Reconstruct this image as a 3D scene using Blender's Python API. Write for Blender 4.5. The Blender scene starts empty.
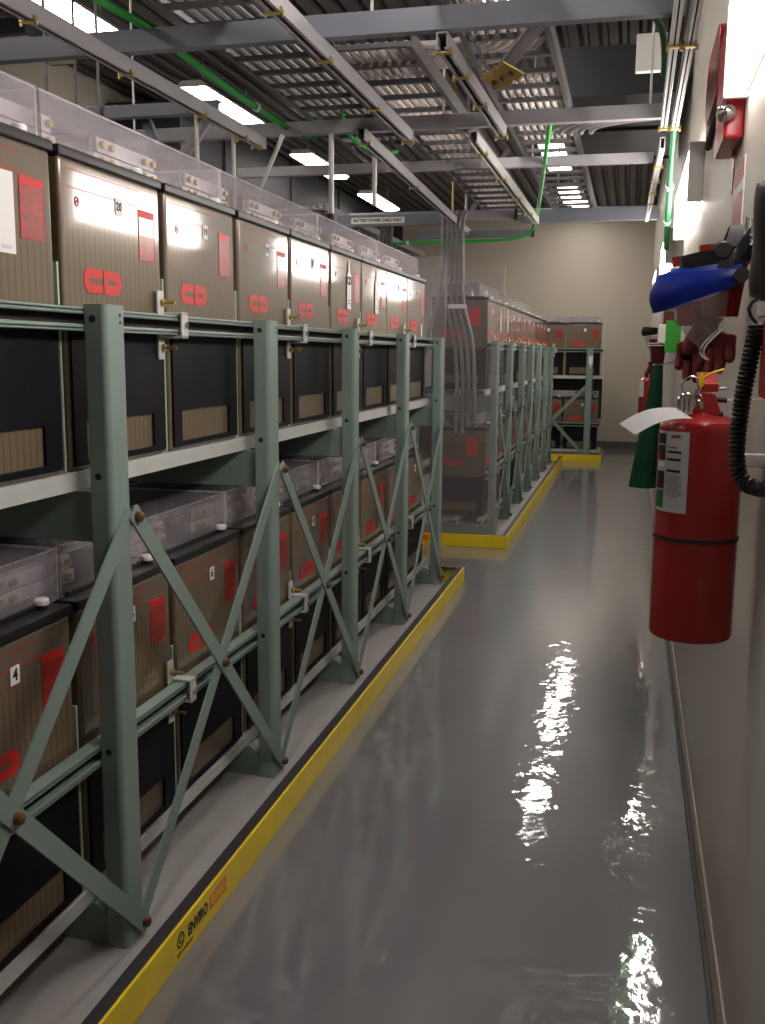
import bpy, bmesh, math, random
from mathutils import Vector, Matrix
random.seed(7)
PI = math.pi
SC = bpy.context.scene
COL = SC.collection

# ------------------------------------------------------------------ materials
def _mat(name):
    m = bpy.data.materials.new(name); m.use_nodes = True
    nt = m.node_tree; b = nt.nodes['Principled BSDF']
    return m, nt, b

def mat(name, col, rough=0.5, metal=0.0, spec=0.5, var=0.0, vscale=8.0, bump=0.0, bscale=60.0, coat=0.0, emit=None):
    m, nt, b = _mat(name)
    b.inputs['Base Color'].default_value = (*col, 1)
    b.inputs['Roughness'].default_value = rough
    b.inputs['Metallic'].default_value = metal
    b.inputs['Specular IOR Level'].default_value = spec
    b.inputs['Coat Weight'].default_value = coat
    if emit:
        b.inputs['Emission Color'].default_value = (*emit[0], 1)
        b.inputs['Emission Strength'].default_value = emit[1]
    if var or bump:
        tc = nt.nodes.new('ShaderNodeTexCoord')
    if var:
        n = nt.nodes.new('ShaderNodeTexNoise'); n.inputs['Scale'].default_value = vscale; n.inputs['Detail'].default_value = 5
        nt.links.new(tc.outputs['Object'], n.inputs['Vector'])
        r = nt.nodes.new('ShaderNodeValToRGB')
        r.color_ramp.elements[0].position = 0.3; r.color_ramp.elements[1].position = 0.7
        r.color_ramp.elements[0].color = (*[c * (1 - var) for c in col], 1)
        r.color_ramp.elements[1].color = (*[min(1, c * (1 + var)) for c in col], 1)
        nt.links.new(n.outputs['Fac'], r.inputs['Fac']); nt.links.new(r.outputs['Color'], b.inputs['Base Color'])
    if bump:
        n2 = nt.nodes.new('ShaderNodeTexNoise'); n2.inputs['Scale'].default_value = bscale; n2.inputs['Detail'].default_value = 3
        nt.links.new(tc.outputs['Object'], n2.inputs['Vector'])
        bp = nt.nodes.new('ShaderNodeBump'); bp.inputs['Strength'].default_value = bump; bp.inputs['Distance'].default_value = 0.01
        nt.links.new(n2.outputs['Fac'], bp.inputs['Height']); nt.links.new(bp.outputs['Normal'], b.inputs['Normal'])
    return m

def clear_mat(name, tint, haze, hazecol):
    m = bpy.data.materials.new(name); m.use_nodes = True
    nt = m.node_tree; nt.nodes.clear()
    out = nt.nodes.new('ShaderNodeOutputMaterial')
    tr = nt.nodes.new('ShaderNodeBsdfTransparent'); tr.inputs['Color'].default_value = (*tint, 1)
    di = nt.nodes.new('ShaderNodeBsdfDiffuse'); di.inputs['Color'].default_value = (*hazecol, 1)
    gl = nt.nodes.new('ShaderNodeBsdfGlossy'); gl.inputs['Roughness'].default_value = 0.06
    fr = nt.nodes.new('ShaderNodeFresnel'); fr.inputs['IOR'].default_value = 1.45
    m1 = nt.nodes.new('ShaderNodeMixShader'); m1.inputs['Fac'].default_value = haze
    m2 = nt.nodes.new('ShaderNodeMixShader')
    nt.links.new(tr.outputs[0], m1.inputs[1]); nt.links.new(di.outputs[0], m1.inputs[2])
    ge = nt.nodes.new('ShaderNodeNewGeometry')           # sheen only where light enters a sheet, not on its inner side
    iv = nt.nodes.new('ShaderNodeMath'); iv.operation = 'SUBTRACT'; iv.inputs[0].default_value = 1.0
    ml = nt.nodes.new('ShaderNodeMath'); ml.operation = 'MULTIPLY'
    nt.links.new(ge.outputs['Backfacing'], iv.inputs[1]); nt.links.new(iv.outputs[0], ml.inputs[0]); nt.links.new(fr.outputs[0], ml.inputs[1])
    nt.links.new(ml.outputs[0], m2.inputs['Fac'])
    nt.links.new(m1.outputs[0], m2.inputs[1]); nt.links.new(gl.outputs[0], m2.inputs[2])
    nt.links.new(m2.outputs[0], out.inputs['Surface'])
    return m

M = {}
M['steel'] = mat('green_grey_paint', (0.205, 0.275, 0.248), 0.42, var=0.05, vscale=5)
M['galv'] = mat('pale_rail_paint', (0.52, 0.54, 0.52), 0.4, 0.0, var=0.06)
M['slot'] = mat('slot_shade', (0.012, 0.013, 0.014), 0.7)  # near-black colour stands in for shade inside slots and holes
M['rust'] = mat('rusty_bolt', (0.17, 0.085, 0.035), 0.5, 0.6, var=0.3, vscale=40)
M['brass'] = mat('yellow_zinc', (0.55, 0.42, 0.16), 0.35, 0.85)
M['chrome'] = mat('chrome', (0.7, 0.7, 0.7), 0.15, 1.0)
M['lid'] = mat('black_lid', (0.012, 0.012, 0.015), 0.4)
M['pad'] = mat('black_pad', (0.007, 0.007, 0.010), 0.5, spec=0.15, var=0.4, vscale=12)
M['red'] = mat('red_print', (0.58, 0.016, 0.014), 0.45)
M['white'] = mat('white_sticker', (0.8, 0.8, 0.8), 0.5)
M['ink'] = mat('black_ink', (0.01, 0.01, 0.012), 0.6)
M['cap'] = mat('white_cap', (0.82, 0.81, 0.78), 0.4)
M['lead'] = mat('plated_bar', (0.55, 0.53, 0.52), 0.35, 0.25, var=0.15, vscale=20)
M['divider'] = mat('pale_green_foam', (0.38, 0.48, 0.38), 0.7)
M['cover'] = clear_mat('hazed_cover_plastic', (0.93, 0.92, 0.94), 0.11, (0.88, 0.83, 0.89))  # pale haze stands in for the bright wall reflected in the covers
M['clear'] = clear_mat('clear_plastic', (0.95, 0.95, 0.96), 0.07, (0.75, 0.72, 0.75))
M['clearedge'] = mat('plastic_edge_glow', (0.75, 0.73, 0.74), 0.3)  # pale colour stands in for light glowing at the sheet edges
M['visor'] = clear_mat('visor_plastic', (0.86, 0.86, 0.84), 0.10, (0.6, 0.6, 0.58))
M['yellow'] = mat('yellow_curb', (0.80, 0.60, 0.015), 0.45, var=0.06)
M['blackcurb'] = mat('black_curb_edge', (0.022, 0.019, 0.024), 0.5)
M['liner'] = mat('grey_liner', (0.33, 0.315, 0.31), 0.55, var=0.05, bump=0.1, bscale=20)
M['orange'] = mat('orange_print', (0.75, 0.16, 0.03), 0.5)
M['strut'] = mat('overhead_strut', (0.29, 0.28, 0.30), 0.4, 0.0, var=0.05)
M['beam'] = mat('overhead_beam', (0.15, 0.16, 0.19), 0.42, var=0.06)
M['white_rod'] = mat('galvanized_rod', (0.55, 0.54, 0.52), 0.4, 0.3)
M['tray'] = mat('tray_metal', (0.13, 0.125, 0.13), 0.45, 0.2)
M['cable'] = mat('pale_cable', (0.60, 0.53, 0.51), 0.5)
M['greycable'] = mat('grey_cable', (0.20, 0.19, 0.19), 0.5)
M['dcable'] = mat('dark_cable', (0.06, 0.06, 0.065), 0.5)
M['green'] = mat('green_wire', (0.02, 0.36, 0.05), 0.4)
M['dgreen'] = mat('dark_green_wire', (0.015, 0.16, 0.05), 0.45)
M['extred'] = mat('extinguisher_red', (0.33, 0.010, 0.012), 0.26, coat=0.3)
M['handlered'] = mat('lever_red', (0.42, 0.03, 0.025), 0.35)
M['paper'] = mat('paper', (0.85, 0.86, 0.88), 0.7)
M['lblgrey'] = mat('label_grey', (0.58, 0.58, 0.62), 0.4)
M['black'] = mat('black_rubber', (0.014, 0.014, 0.016), 0.45)
M['darkgrey'] = mat('charcoal_strap', (0.035, 0.037, 0.045), 0.55)
M['blue'] = mat('blue_visor_crown', (0.012, 0.035, 0.36), 0.28)
M['glove'] = mat('maroon_rubber', (0.16, 0.012, 0.014), 0.5)
M['gloveb'] = mat('red_cuff', (0.34, 0.02, 0.015), 0.5)
M['boxred'] = mat('red_box', (0.33, 0.02, 0.018), 0.4)
M['strobe'] = mat('strobe_red', (0.40, 0.012, 0.02), 0.25)
M['sheet'] = mat('green_apron', (0.008, 0.125, 0.05), 0.5, var=0.1)
M['greensign'] = mat('green_sign', (0.06, 0.42, 0.05), 0.5)
M['housing'] = mat('white_housing', (0.72, 0.71, 0.69), 0.45)
M['duct'] = mat('grey_duct', (0.022, 0.022, 0.025), 0.6, 0.0, spec=0.15)
M['yseal'] = mat('yellow_seal', (0.8, 0.62, 0.02), 0.4)
EM = 16.0
M['lamp'] = mat('fluorescent_lens', (0.9, 0.9, 0.9), 0.4, emit=((1.0, 0.93, 0.86), EM))
M['lampw'] = mat('wall_lamp_lens', (0.9, 0.9, 0.9), 0.4, emit=((1.0, 0.92, 0.86), 16.0))

def jar_material():
    m, nt, b = _mat('smoky_battery_jar')
    tc = nt.nodes.new('ShaderNodeTexCoord')
    w = nt.nodes.new('ShaderNodeTexWave'); w.wave_type = 'BANDS'; w.bands_direction = 'Y'
    w.inputs['Scale'].default_value = 12.0; w.inputs['Distortion'].default_value = 0.15; w.inputs['Detail'].default_value = 1
    nt.links.new(tc.outputs['Object'], w.inputs['Vector'])
    n = nt.nodes.new('ShaderNodeTexNoise'); n.inputs['Scale'].default_value = 5; n.inputs['Detail'].default_value = 4
    nt.links.new(tc.outputs['Object'], n.inputs['Vector'])
    sep = nt.nodes.new('ShaderNodeSeparateXYZ'); nt.links.new(tc.outputs['Object'], sep.inputs[0])
    # plates stand in the lower part of the jar; clear acid above them
    zr = nt.nodes.new('ShaderNodeMapRange'); zr.inputs['From Min'].default_value = 0.66; zr.inputs['From Max'].default_value = 0.69
    nt.links.new(sep.outputs['Z'], zr.inputs['Value'])
    plate = nt.nodes.new('ShaderNodeValToRGB')
    plate.color_ramp.elements[0].position = 0.0; plate.color_ramp.elements[0].color = (0.132, 0.090, 0.050, 1)
    plate.color_ramp.elements[1].position = 0.5; plate.color_ramp.elements[1].color = (0.190, 0.134, 0.077, 1)
    nt.links.new(w.outputs['Fac'], plate.inputs['Fac'])
    acid = nt.nodes.new('ShaderNodeRGB'); acid.outputs[0].default_value = (0.178, 0.128, 0.084, 1)
    mix = nt.nodes.new('ShaderNodeMix'); mix.data_type = 'RGBA'
    nt.links.new(zr.outputs[0], mix.inputs[0]); nt.links.new(plate.outputs[0], mix.inputs[6]); nt.links.new(acid.outputs[0], mix.inputs[7])
    mul = nt.nodes.new('ShaderNodeMix'); mul.data_type = 'RGBA'; mul.blend_type = 'MULTIPLY'; mul.inputs[0].default_value = 0.35
    nt.links.new(mix.outputs[2], mul.inputs[6]); nt.links.new(n.outputs['Color'], mul.inputs[7])
    nt.links.new(mul.outputs[2], b.inputs['Base Color'])
    b.inputs['Roughness'].default_value = 0.5
    b.inputs['Coat Weight'].default_value = 1.0; b.inputs['Coat Roughness'].default_value = 0.07
    return m
M['jar'] = jar_material()

def print_material():
    m, nt, b = _mat('red_data_print')
    tc = nt.nodes.new('ShaderNodeTexCoord')
    mp = nt.nodes.new('ShaderNodeMapping'); mp.inputs['Rotation'].default_value = (0, PI / 2, PI / 2)
    br = nt.nodes.new('ShaderNodeTexBrick'); br.inputs['Scale'].default_value = 36
    br.inputs['Color1'].default_value = (0.36, 0.014, 0.012, 1); br.inputs['Color2'].default_value = (0.10, 0.035, 0.02, 1)
    br.inputs['Mortar'].default_value = (0.40, 0.014, 0.012, 1); br.inputs['Mortar Size'].default_value = 0.03
    sep = nt.nodes.new('ShaderNodeSeparateXYZ'); cmb = nt.nodes.new('ShaderNodeCombineXYZ')
    nt.links.new(tc.outputs['Object'], sep.inputs[0]); nt.links.new(sep.outputs['Y'], cmb.inputs[0]); nt.links.new(sep.outputs['Z'], cmb.inputs[1])
    nt.links.new(cmb.outputs[0], br.inputs['Vector']); nt.links.new(br.outputs['Color'], b.inputs['Base Color'])
    b.inputs['Roughness'].default_value = 0.35
    b.inputs['Coat Weight'].default_value = 0.6; b.inputs['Coat Roughness'].default_value = 0.07
    return m
M['print'] = print_material()

def floor_material():
    m, nt, b = _mat('glossy_grey_epoxy')
    tc = nt.nodes.new('ShaderNodeTexCoord')
    n = nt.nodes.new('ShaderNodeTexNoise'); n.inputs['Scale'].default_value = 1.1; n.inputs['Detail'].default_value = 6
    nt.links.new(tc.outputs['Object'], n.inputs['Vector'])
    r = nt.nodes.new('ShaderNodeValToRGB')
    r.color_ramp.elements[0].position = 0.3; r.color_ramp.elements[0].color = (0.14, 0.14, 0.155, 1)
    r.color_ramp.elements[1].position = 0.75; r.color_ramp.elements[1].color = (0.175, 0.175, 0.19, 1)
    nt.links.new(n.outputs['Fac'], r.inputs['Fac']); nt.links.new(r.outputs['Color'], b.inputs['Base Color'])
    b.inputs['Roughness'].default_value = 0.35
    b.inputs['Coat Weight'].default_value = 1.0; b.inputs['Coat Roughness'].default_value = 0.03
    b.inputs['Coat IOR'].default_value = 1.75
    n2 = nt.nodes.new('ShaderNodeTexNoise'); n2.inputs['Scale'].default_value = 9; n2.inputs['Detail'].default_value = 2
    n3 = nt.nodes.new('ShaderNodeTexNoise'); n3.inputs['Scale'].default_value = 45; n3.inputs['Detail'].default_value = 2
    nt.links.new(tc.outputs['Object'], n2.inputs['Vector']); nt.links.new(tc.outputs['Object'], n3.inputs['Vector'])
    ad = nt.nodes.new('ShaderNodeMath'); ad.operation = 'MULTIPLY_ADD'; ad.inputs[1].default_value = 0.10
    nt.links.new(n3.outputs['Fac'], ad.inputs[0]); nt.links.new(n2.outputs['Fac'], ad.inputs[2])
    bp = nt.nodes.new('ShaderNodeBump'); bp.inputs['Strength'].default_value = 0.14; bp.inputs['Distance'].default_value = 0.02
    nt.links.new(ad.outputs[0], bp.inputs['Height'])
    nt.links.new(bp.outputs['Normal'], b.inputs['Coat Normal'])
    return m
M['floor'] = floor_material()
M['wall'] = mat('cream_wall_paint', (0.56, 0.50, 0.41), 0.5, var=0.03, vscale=1.5, bump=0.06, bscale=180)
M['wallr'] = mat('pale_wall_paint', (0.52, 0.475, 0.425), 0.42, var=0.03, vscale=1.5, bump=0.06, bscale=180)
M['ceil'] = mat('dark_deck', (0.055, 0.05, 0.051), 0.55, var=0.15, vscale=1.0)
M['base'] = mat('grey_cove_base', (0.13, 0.122, 0.118), 0.65, var=0.1)

# ------------------------------------------------------------------ mesh builder
class MB:
    def __init__(s): s.bm = bmesh.new(); s.mi = 0
    def _tag(s, faces):
        for f in faces: f.material_index = s.mi
    def m(s, i): s.mi = i; return s
    def box(s, x0, x1, y0, y1, z0, z1, bev=0.0, seg=2, mtx=None):
        n0 = len(s.bm.faces)
        t = bmesh.new()
        v = [t.verts.new((x, y, z)) for x in (x0, x1) for y in (y0, y1) for z in (z0, z1)]
        for q in ((0, 1, 3, 2), (4, 6, 7, 5), (0, 4, 5, 1), (2, 3, 7, 6), (0, 2, 6, 4), (1, 5, 7, 3)):
            t.faces.new([v[i] for i in q])
        if bev: bmesh.ops.bevel(t, geom=t.edges[:], offset=bev, segments=seg, affect='EDGES', profile=0.5)
        bmesh.ops.recalc_face_normals(t, faces=t.faces[:])
        return s._merge(t, mtx)
    def _merge(s, t, mtx=None):
        if mtx is not None: t.transform(mtx)
        mp = {}
        for v in t.verts: mp[v] = s.bm.verts.new(v.co)
        for f in t.faces:
            try:
                g = s.bm.faces.new([mp[v] for v in f.verts]); g.material_index = s.mi
            except ValueError: pass
        t.free(); return s
    def prism(s, pts, axis, a0, a1, bev=0.0, mtx=None):
        """extrude a 2-D outline along an axis: 'x' pts=(y,z), 'y' pts=(x,z), 'z' pts=(x,y)"""
        t = bmesh.new()
        def P(p, a):
            return {'x': (a, p[0], p[1]), 'y': (p[0], a, p[1]), 'z': (p[0], p[1], a)}[axis]
        A = [t.verts.new(P(p, a0)) for p in pts]; B = [t.verts.new(P(p, a1)) for p in pts]
        t.faces.new(A); t.faces.new(B[::-1]); n = len(pts)
        for i in range(n): t.faces.new([A[i], B[i], B[(i + 1) % n], A[(i + 1) % n]])
        if bev: bmesh.ops.bevel(t, geom=t.edges[:], offset=bev, segments=2, affect='EDGES', profile=0.5)
        bmesh.ops.recalc_face_normals(t, faces=t.faces[:])
        return s._merge(t, mtx)
    def cyl(s, p0, p1, r, seg=16, r2=None):
        return s.tube([p0, p1], [r, r if r2 is None else r2], seg)
    def tube(s, path, r, seg=10, closed=False):
        P = [Vector(p) for p in path]; n = len(P)
        R = r if isinstance(r, (list, tuple)) else [r] * n
        t = bmesh.new(); rings = []
        ref = None
        for i in range(n):
            if closed: d = (P[(i + 1) % n] - P[i - 1])
            else: d = (P[min(i + 1, n - 1)] - P[max(i - 1, 0)])
            if d.length < 1e-9: d = Vector((0, 0, 1))
            d.normalize()
            if ref is None:
                ref = Vector((0, 0, 1)) if abs(d.z) < 0.9 else Vector((1, 0, 0))
            u = ref - d * ref.dot(d)
            if u.length < 1e-6: u = Vector((1, 0, 0)) - d * d.x
            u.normalize(); ref = u; w = d.cross(u)
            rings.append([t.verts.new(P[i] + (u * math.cos(2 * PI * k / seg) + w * math.sin(2 * PI * k / seg)) * R[i]) for k in range(seg)])
        m = n if closed else n - 1
        for i in range(m):
            a, b = rings[i], rings[(i + 1) % n]
            for k in range(seg): t.faces.new([a[k], a[(k + 1) % seg], b[(k + 1) % seg], b[k]])
        if not closed: t.faces.new(rings[0][::-1]); t.faces.new(rings[-1])
        bmesh.ops.recalc_face_normals(t, faces=t.faces[:])
        return s._merge(t)
    def lathe(s, prof, c=(0, 0, 0), seg=40, mtx=None):
        t = bmesh.new(); rings = []
        for (r, z) in prof:
            if r < 1e-6: rings.append([t.verts.new((0, 0, z))])
            else: rings.append([t.verts.new((r * math.cos(2 * PI * k / seg), r * math.sin(2 * PI * k / seg), z)) for k in range(seg)])
        for a, b in zip(rings, rings[1:]):
            for k in range(seg):
                k2 = (k + 1) % seg
                if len(a) == 1 and len(b) == 1: continue
                if len(a) == 1: t.faces.new([a[0], b[k2], b[k]])
                elif len(b) == 1: t.faces.new([a[k], a[k2], b[0]])
                else: t.faces.new([a[k], a[k2], b[k2], b[k]])
        if len(rings[0]) > 1: t.faces.new(rings[0][::-1])
        if len(rings[-1]) > 1: t.faces.new(rings[-1])
        bmesh.ops.recalc_face_normals(t, faces=t.faces[:])
        mm = Matrix.Translation(c) if mtx is None else mtx
        return s._merge(t, mm)
    def grid(s, fn, nu, nv, thick=0.0):
        """surface fn(u,v) u,v in 0..1, optionally thickened"""
        t = bmesh.new()
        V = [[t.verts.new(fn(i / nu, j / nv)) for j in range(nv + 1)] for i in range(nu + 1)]
        for i in range(nu):
            for j in range(nv): t.faces.new([V[i][j], V[i + 1][j], V[i + 1][j + 1], V[i][j + 1]])
        if thick:
            bmesh.ops.solidify(t, geom=t.faces[:], thickness=thick)
        bmesh.ops.recalc_face_normals(t, faces=t.faces[:])
        return s._merge(t)
    def text(s, body, size, mtx, ext=0.0004, align='CENTER', sx=1.0, bold=0.0):
        cu = bpy.data.curves.new('t', 'FONT'); cu.body = body; cu.size = size; cu.extrude = ext
        cu.align_x = align; cu.align_y = 'CENTER'; cu.offset = bold; cu.resolution_u = 3
        o = bpy.data.objects.new('t', cu); COL.objects.link(o)
        bpy.context.view_layer.update()
        me = bpy.data.meshes.new_from_object(o.evaluated_get(bpy.context.evaluated_depsgraph_get()))
        t = bmesh.new(); t.from_mesh(me)
        bpy.data.objects.remove(o); bpy.data.curves.remove(cu); bpy.data.meshes.remove(me)
        return s._merge(t, mtx @ Matrix.Diagonal((sx, 1, 1, 1)))
    def shape(s, loops, mtx, ext=0.0004):
        cu = bpy.data.curves.new('c', 'CURVE'); cu.dimensions = '2D'; cu.fill_mode = 'BOTH'; cu.extrude = ext
        for lp in loops:
            sp = cu.splines.new('POLY'); sp.points.add(len(lp) - 1); sp.use_cyclic_u = True
            for p, q in zip(sp.points, lp): p.co = (q[0], q[1], 0, 1)
        o = bpy.data.objects.new('c', cu); COL.objects.link(o)
        bpy.context.view_layer.update()
        me = bpy.data.meshes.new_from_object(o.evaluated_get(bpy.context.evaluated_depsgraph_get()))
        t = bmesh.new(); t.from_mesh(me)
        bpy.data.objects.remove(o); bpy.data.curves.remove(cu); bpy.data.meshes.remove(me)
        return s._merge(t, mtx)
    def build(s, name, mats, parent=None, label=None, cat=None, group=None, kind=None, origin=None, local=False, smooth=True):
        if not isinstance(mats, (list, tuple)): mats = [mats]
        if parent is not None and not local:
            off = -Vector(parent['_o']) if '_o' in parent else Vector((0, 0, 0))
            s.bm.transform(Matrix.Translation(off))
        loc = None
        if parent is None and not local:
            if origin is None:
                xs = [v.co for v in s.bm.verts]
                lo = [min(c[i] for c in xs) for i in range(3)]; hi = [max(c[i] for c in xs) for i in range(3)]
                origin = ((lo[0] + hi[0]) / 2, (lo[1] + hi[1]) / 2, lo[2])
            s.bm.transform(Matrix.Translation(-Vector(origin))); loc = origin
        me = bpy.data.meshes.new(name); s.bm.to_mesh(me); s.bm.free()
        for m in mats: me.materials.append(M[m] if isinstance(m, str) else m)
        if smooth:
            me.polygons.foreach_set('use_smooth', [True] * len(me.polygons))
            me.set_sharp_from_angle(angle=math.radians(35))
        o = bpy.data.objects.new(name, me); COL.objects.link(o)
        if smooth:
            wn = o.modifiers.new('weighted_normal', 'WEIGHTED_NORMAL'); wn.keep_sharp = True; wn.weight = 100
        if loc: o.location = loc
        if parent is not None: o.parent = parent
        tag(o, label, cat, group, kind)
        return o

def tag(o, label=None, cat=None, group=None, kind=None):
    if label: o['label'] = label
    if cat: o['category'] = cat
    if group: o['group'] = group
    if kind: o['kind'] = kind
    return o

def thing(name, label, cat, loc=(0, 0, 0), rotz=0.0, group=None):
    o = bpy.data.objects.new(name, None); COL.objects.link(o)
    o.location = loc; o.rotation_euler = (0, 0, rotz); o.empty_display_size = 0.1
    o['_o'] = list(loc)
    return tag(o, label, cat, group)

def dup(root, loc, rotz, label, group=None, skip=()):
    r = root.copy(); COL.objects.link(r); r.location = loc; r.rotation_euler = (0, 0, rotz)
    r['label'] = label
    if group: r['group'] = group
    for ch in list(root.children):
        if ch.name.split('.')[0] in skip: continue
        c = ch.copy(); COL.objects.link(c); c.parent = r
        for g in ch.children:
            if g.name.split('.')[0] in skip: continue
            d = g.copy(); COL.objects.link(d); d.parent = c
    return r

FX = Matrix(((0, 0, 1, 0), (1, 0, 0, 0), (0, 1, 0, 0), (0, 0, 0, 1)))           # drawing plane faces +X
FNY = Matrix(((1, 0, 0, 0), (0, 0, -1, 0), (0, 1, 0, 0), (0, 0, 0, 1)))         # drawing plane faces -Y
FNX = Matrix(((0, 0, -1, 0), (-1, 0, 0, 0), (0, 1, 0, 0), (0, 0, 0, 1)))        # drawing plane faces -X
def at(x, y, z, f=FX): return Matrix.Translation((x, y, z)) @ f

# ------------------------------------------------------------------ room
WX, LX, FY, BY, CZ = 0.28, -4.8, 17.75, -3.0, 4.0
MB().box(LX - .1, WX + .1, BY - .1, FY + .1, -.12, 0).build('floor', 'floor', kind='structure')
MB().box(WX, WX + .1, BY - .1, FY + .1, 0, CZ + .1).build('wall_right', 'wallr', kind='structure')
MB().box(LX - .1, LX, BY - .1, FY + .1, 0, CZ + .1).build('wall_left', 'wall', kind='structure')
MB().box(LX, WX, FY, FY + .1, 0, CZ + .1).build('wall_far', 'wall', kind='structure')
MB().box(LX, WX, BY - .1, BY, 0, CZ + .1).build('wall_behind', 'wall', kind='structure')
cb = MB()
pr = []
x = LX
cb.box(LX, WX, BY, FY, CZ + .06, CZ + .1)
nrib = 34
for i in range(nrib):
    x0 = LX + (WX - LX) * i / nrib; w = (WX - LX) / nrib
    cb.prism([(x0 + w * .12, CZ + .06), (x0 + w * .28, CZ), (x0 + w * .72, CZ), (x0 + w * .88, CZ + .06)], 'y', BY, FY)
cb.build('ceiling', 'ceil', kind='structure')
MB().box(WX - .008, WX, BY, FY, 0, .10, bev=.003).build('baseboard_right', 'wallr', kind='structure')
MB().box(LX, WX - .008, FY - .008, FY, 0, .12, bev=.003).build('baseboard_far', 'base', kind='structure')
MB().box(WX - .022, WX - .008, BY, FY - .008, 0, .012, bev=.004).build('trim_1', 'base', kind='structure')
# ------------------------------------------------------------------ battery cells (local: front face x=0 looking +x, y 0..W, z 0..H)
CW, CD, CH = .53, .50, .80
def rr(cx, cy, w, h, r, n=6, dirs=(1, 1, 1, 1)):
    pts = []
    for k, (sx, sy, a0) in enumerate(((1, 1, 0), (-1, 1, 90), (-1, -1, 180), (1, -1, 270))):
        if dirs[k]:
            for i in range(n + 1):
                a = math.radians(a0 + 90 * i / n)
                pts.append((cx + sx * (w / 2 - r) + r * math.cos(a), cy + sy * (h / 2 - r) + r * math.sin(a)))
        else: pts.append((cx + sx * w / 2, cy + sy * h / 2))
    return pts
def logo_loops(w, h):
    """letters C and D as one rounded badge"""
    c_out = rr(-w * .25 - .001, 0, w * .5 - .004, h, h * .46, dirs=(0, 1, 1, 0))
    hx = w * .25
    # C outline with its slot open to the right
    xl, xr = -w * .5 + .001, -.003
    C = []
    r = h * .46
    for i in range(9):
        a = math.radians(90 + 180 * i / 8); C.append((xl + r + r * math.cos(a), (h / 2 - r) * (1 if i < 4 else (-1 if i > 4 else 0)) + r * math.sin(a)))
    C += [(xr, -h / 2), (xr, -h * .12), (xl + h * .5, -h * .12), (xl + h * .5, h * .12), (xr, h * .12), (xr, h / 2)]
    D = rr(w * .25 + .001, 0, w * .5 - .004, h, h * .46, dirs=(1, 0, 0, 1))
    Dh = rr(w * .22, 0, w * .22, h * .2, h * .06)
    return [C], [D, Dh]

def make_cell():
    t = thing('battery_cell', 'x', 'battery', (0, 0, 0))
    L = dict(parent=t, local=True)
    # jar: smoky plastic box with rounded corners and moulded corner posts
    MB().box(-CD, 0, 0, CW, 0, CH - .024, bev=.012, seg=3).build('jar', 'jar', **L)
    b = MB().box(-CD - .006, .006, -.006, CW + .006, CH - .026, CH, bev=.005)
    b.box(-CD + .05, -.05, .04, CW - .04, CH - .002, CH + .012, bev=.005)
    b.build('lid', 'lid', **L)
    # black lower facing with a window on the plates
    b = MB()
    z0, z1 = .012, .36
    y0, y1, wz0, wz1 = .012, CW - .012, .028, .125
    wy0, wy1 = .07, CW - .085
    X0, X1 = .0005, .008
    b.box(X0, X1, y0, wy0, z0, z1); b.box(X0, X1, wy1, y1, z0, z1)
    b.box(X0, X1, wy0, wy1, z0, wz0); b.box(X0, X1, wy0, wy1, wz1, z1)
    b.build('lower_facing', 'pad', smooth=False, **L)
    c, d = logo_loops(.195, .062)
    b = MB(); b.shape(c, at(.0012, .19, .485)); b.shape(d, at(.0012, .19, .485))
    b.build('logo', 'red', smooth=False, **L)
    b = MB().box(.0003, .0012, .395, .49, .56, .70)
    b.m(1).box(.0005, .0016, .395, .49, .68, .70); b.box(.0005, .0016, .395, .398, .56, .70); b.box(.0005, .0016, .487, .49, .56, .70); b.box(.0005, .0016, .395, .49, .56, .563); b.box(.0005, .0016, .398, .487, .625, .627)
    b.build('data_print', ['print', 'red'], smooth=False, **L)
    b = MB().box(.0003, .0011, .03, .40, .748, .7495).box(.0003, .0011, .03, .44, .705, .707)
    ring = [(.075 + .010 * math.cos(2 * PI * k / 16), .675 + .013 * math.sin(2 * PI * k / 16)) for k in range(16)]
    inn = [(.075 + .006 * math.cos(2 * PI * k / 16), .675 + .009 * math.sin(2 * PI * k / 16)) for k in range(16)]
    b.shape([ring, inn], at(.0008, 0, 0)); b.box(.0003, .0011, .073, .077, .672, .678)
    b.build('level_lines', 'red', smooth=False, **L)
    b = MB().lathe([(.014, 0), (.014, .010), (.013, .012)], (-.045, CW - .055, CH))
    b.m(1).lathe([(.018, .010), (.019, .012), (.019, .022), (.016, .026), (0, .026)], (-.045, CW - .055, CH))
    b.build('vent_cap', ['lid', 'cap'], **L)
    for (yy, xx) in ((.10, -.17), (.43, -.17), (.10, -.36), (.43, -.36)):
        MB().lathe([(.024, 0), (.024, .03), (.014, .032), (.014, .06), (0, .06)], (xx, yy, CH)).build('terminal', 'lead', **L)
    for xx in (-.10, -.325):
        b = MB()
        for q in (0, 1):
            b.m(0).box(xx - .016 * q - .010, xx - .016 * q, CW - .19, CW + .19, CH + .014 + .0 * q, CH + .050, bev=.002)
            b.box(xx - .016 * q - .010, xx - .016 * q, CW - .17, CW + .17, CH + .054, CH + .094, bev=.002)
        b.m(1)
        for yy in (CW - .15, CW - .10, CW + .10, CW + .15):
            for zz in (.032, .074): b.cyl((xx - .034, yy, CH + zz), (xx + .014, yy, CH + zz), .010, 8)
        b.build('connector_bar', ['lead', 'brass'], **L)
    return t

def sticker(parent, txt, zc=.69, yc=.285, w=.036, h=.045):
    b = MB().box(.0012, .0022, yc - w / 2, yc + w / 2, zc - h / 2, zc + h / 2, bev=0)
    s = b.build('number_sticker', 'white', parent=parent, local=True, smooth=False)
    if txt:
        n = MB().text(txt, .040 if len(txt) == 1 else .030, at(.0027, yc, zc), bold=.0008)
        n.build('numeral', 'ink', parent=s, local=True, smooth=False)
    return s

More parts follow.
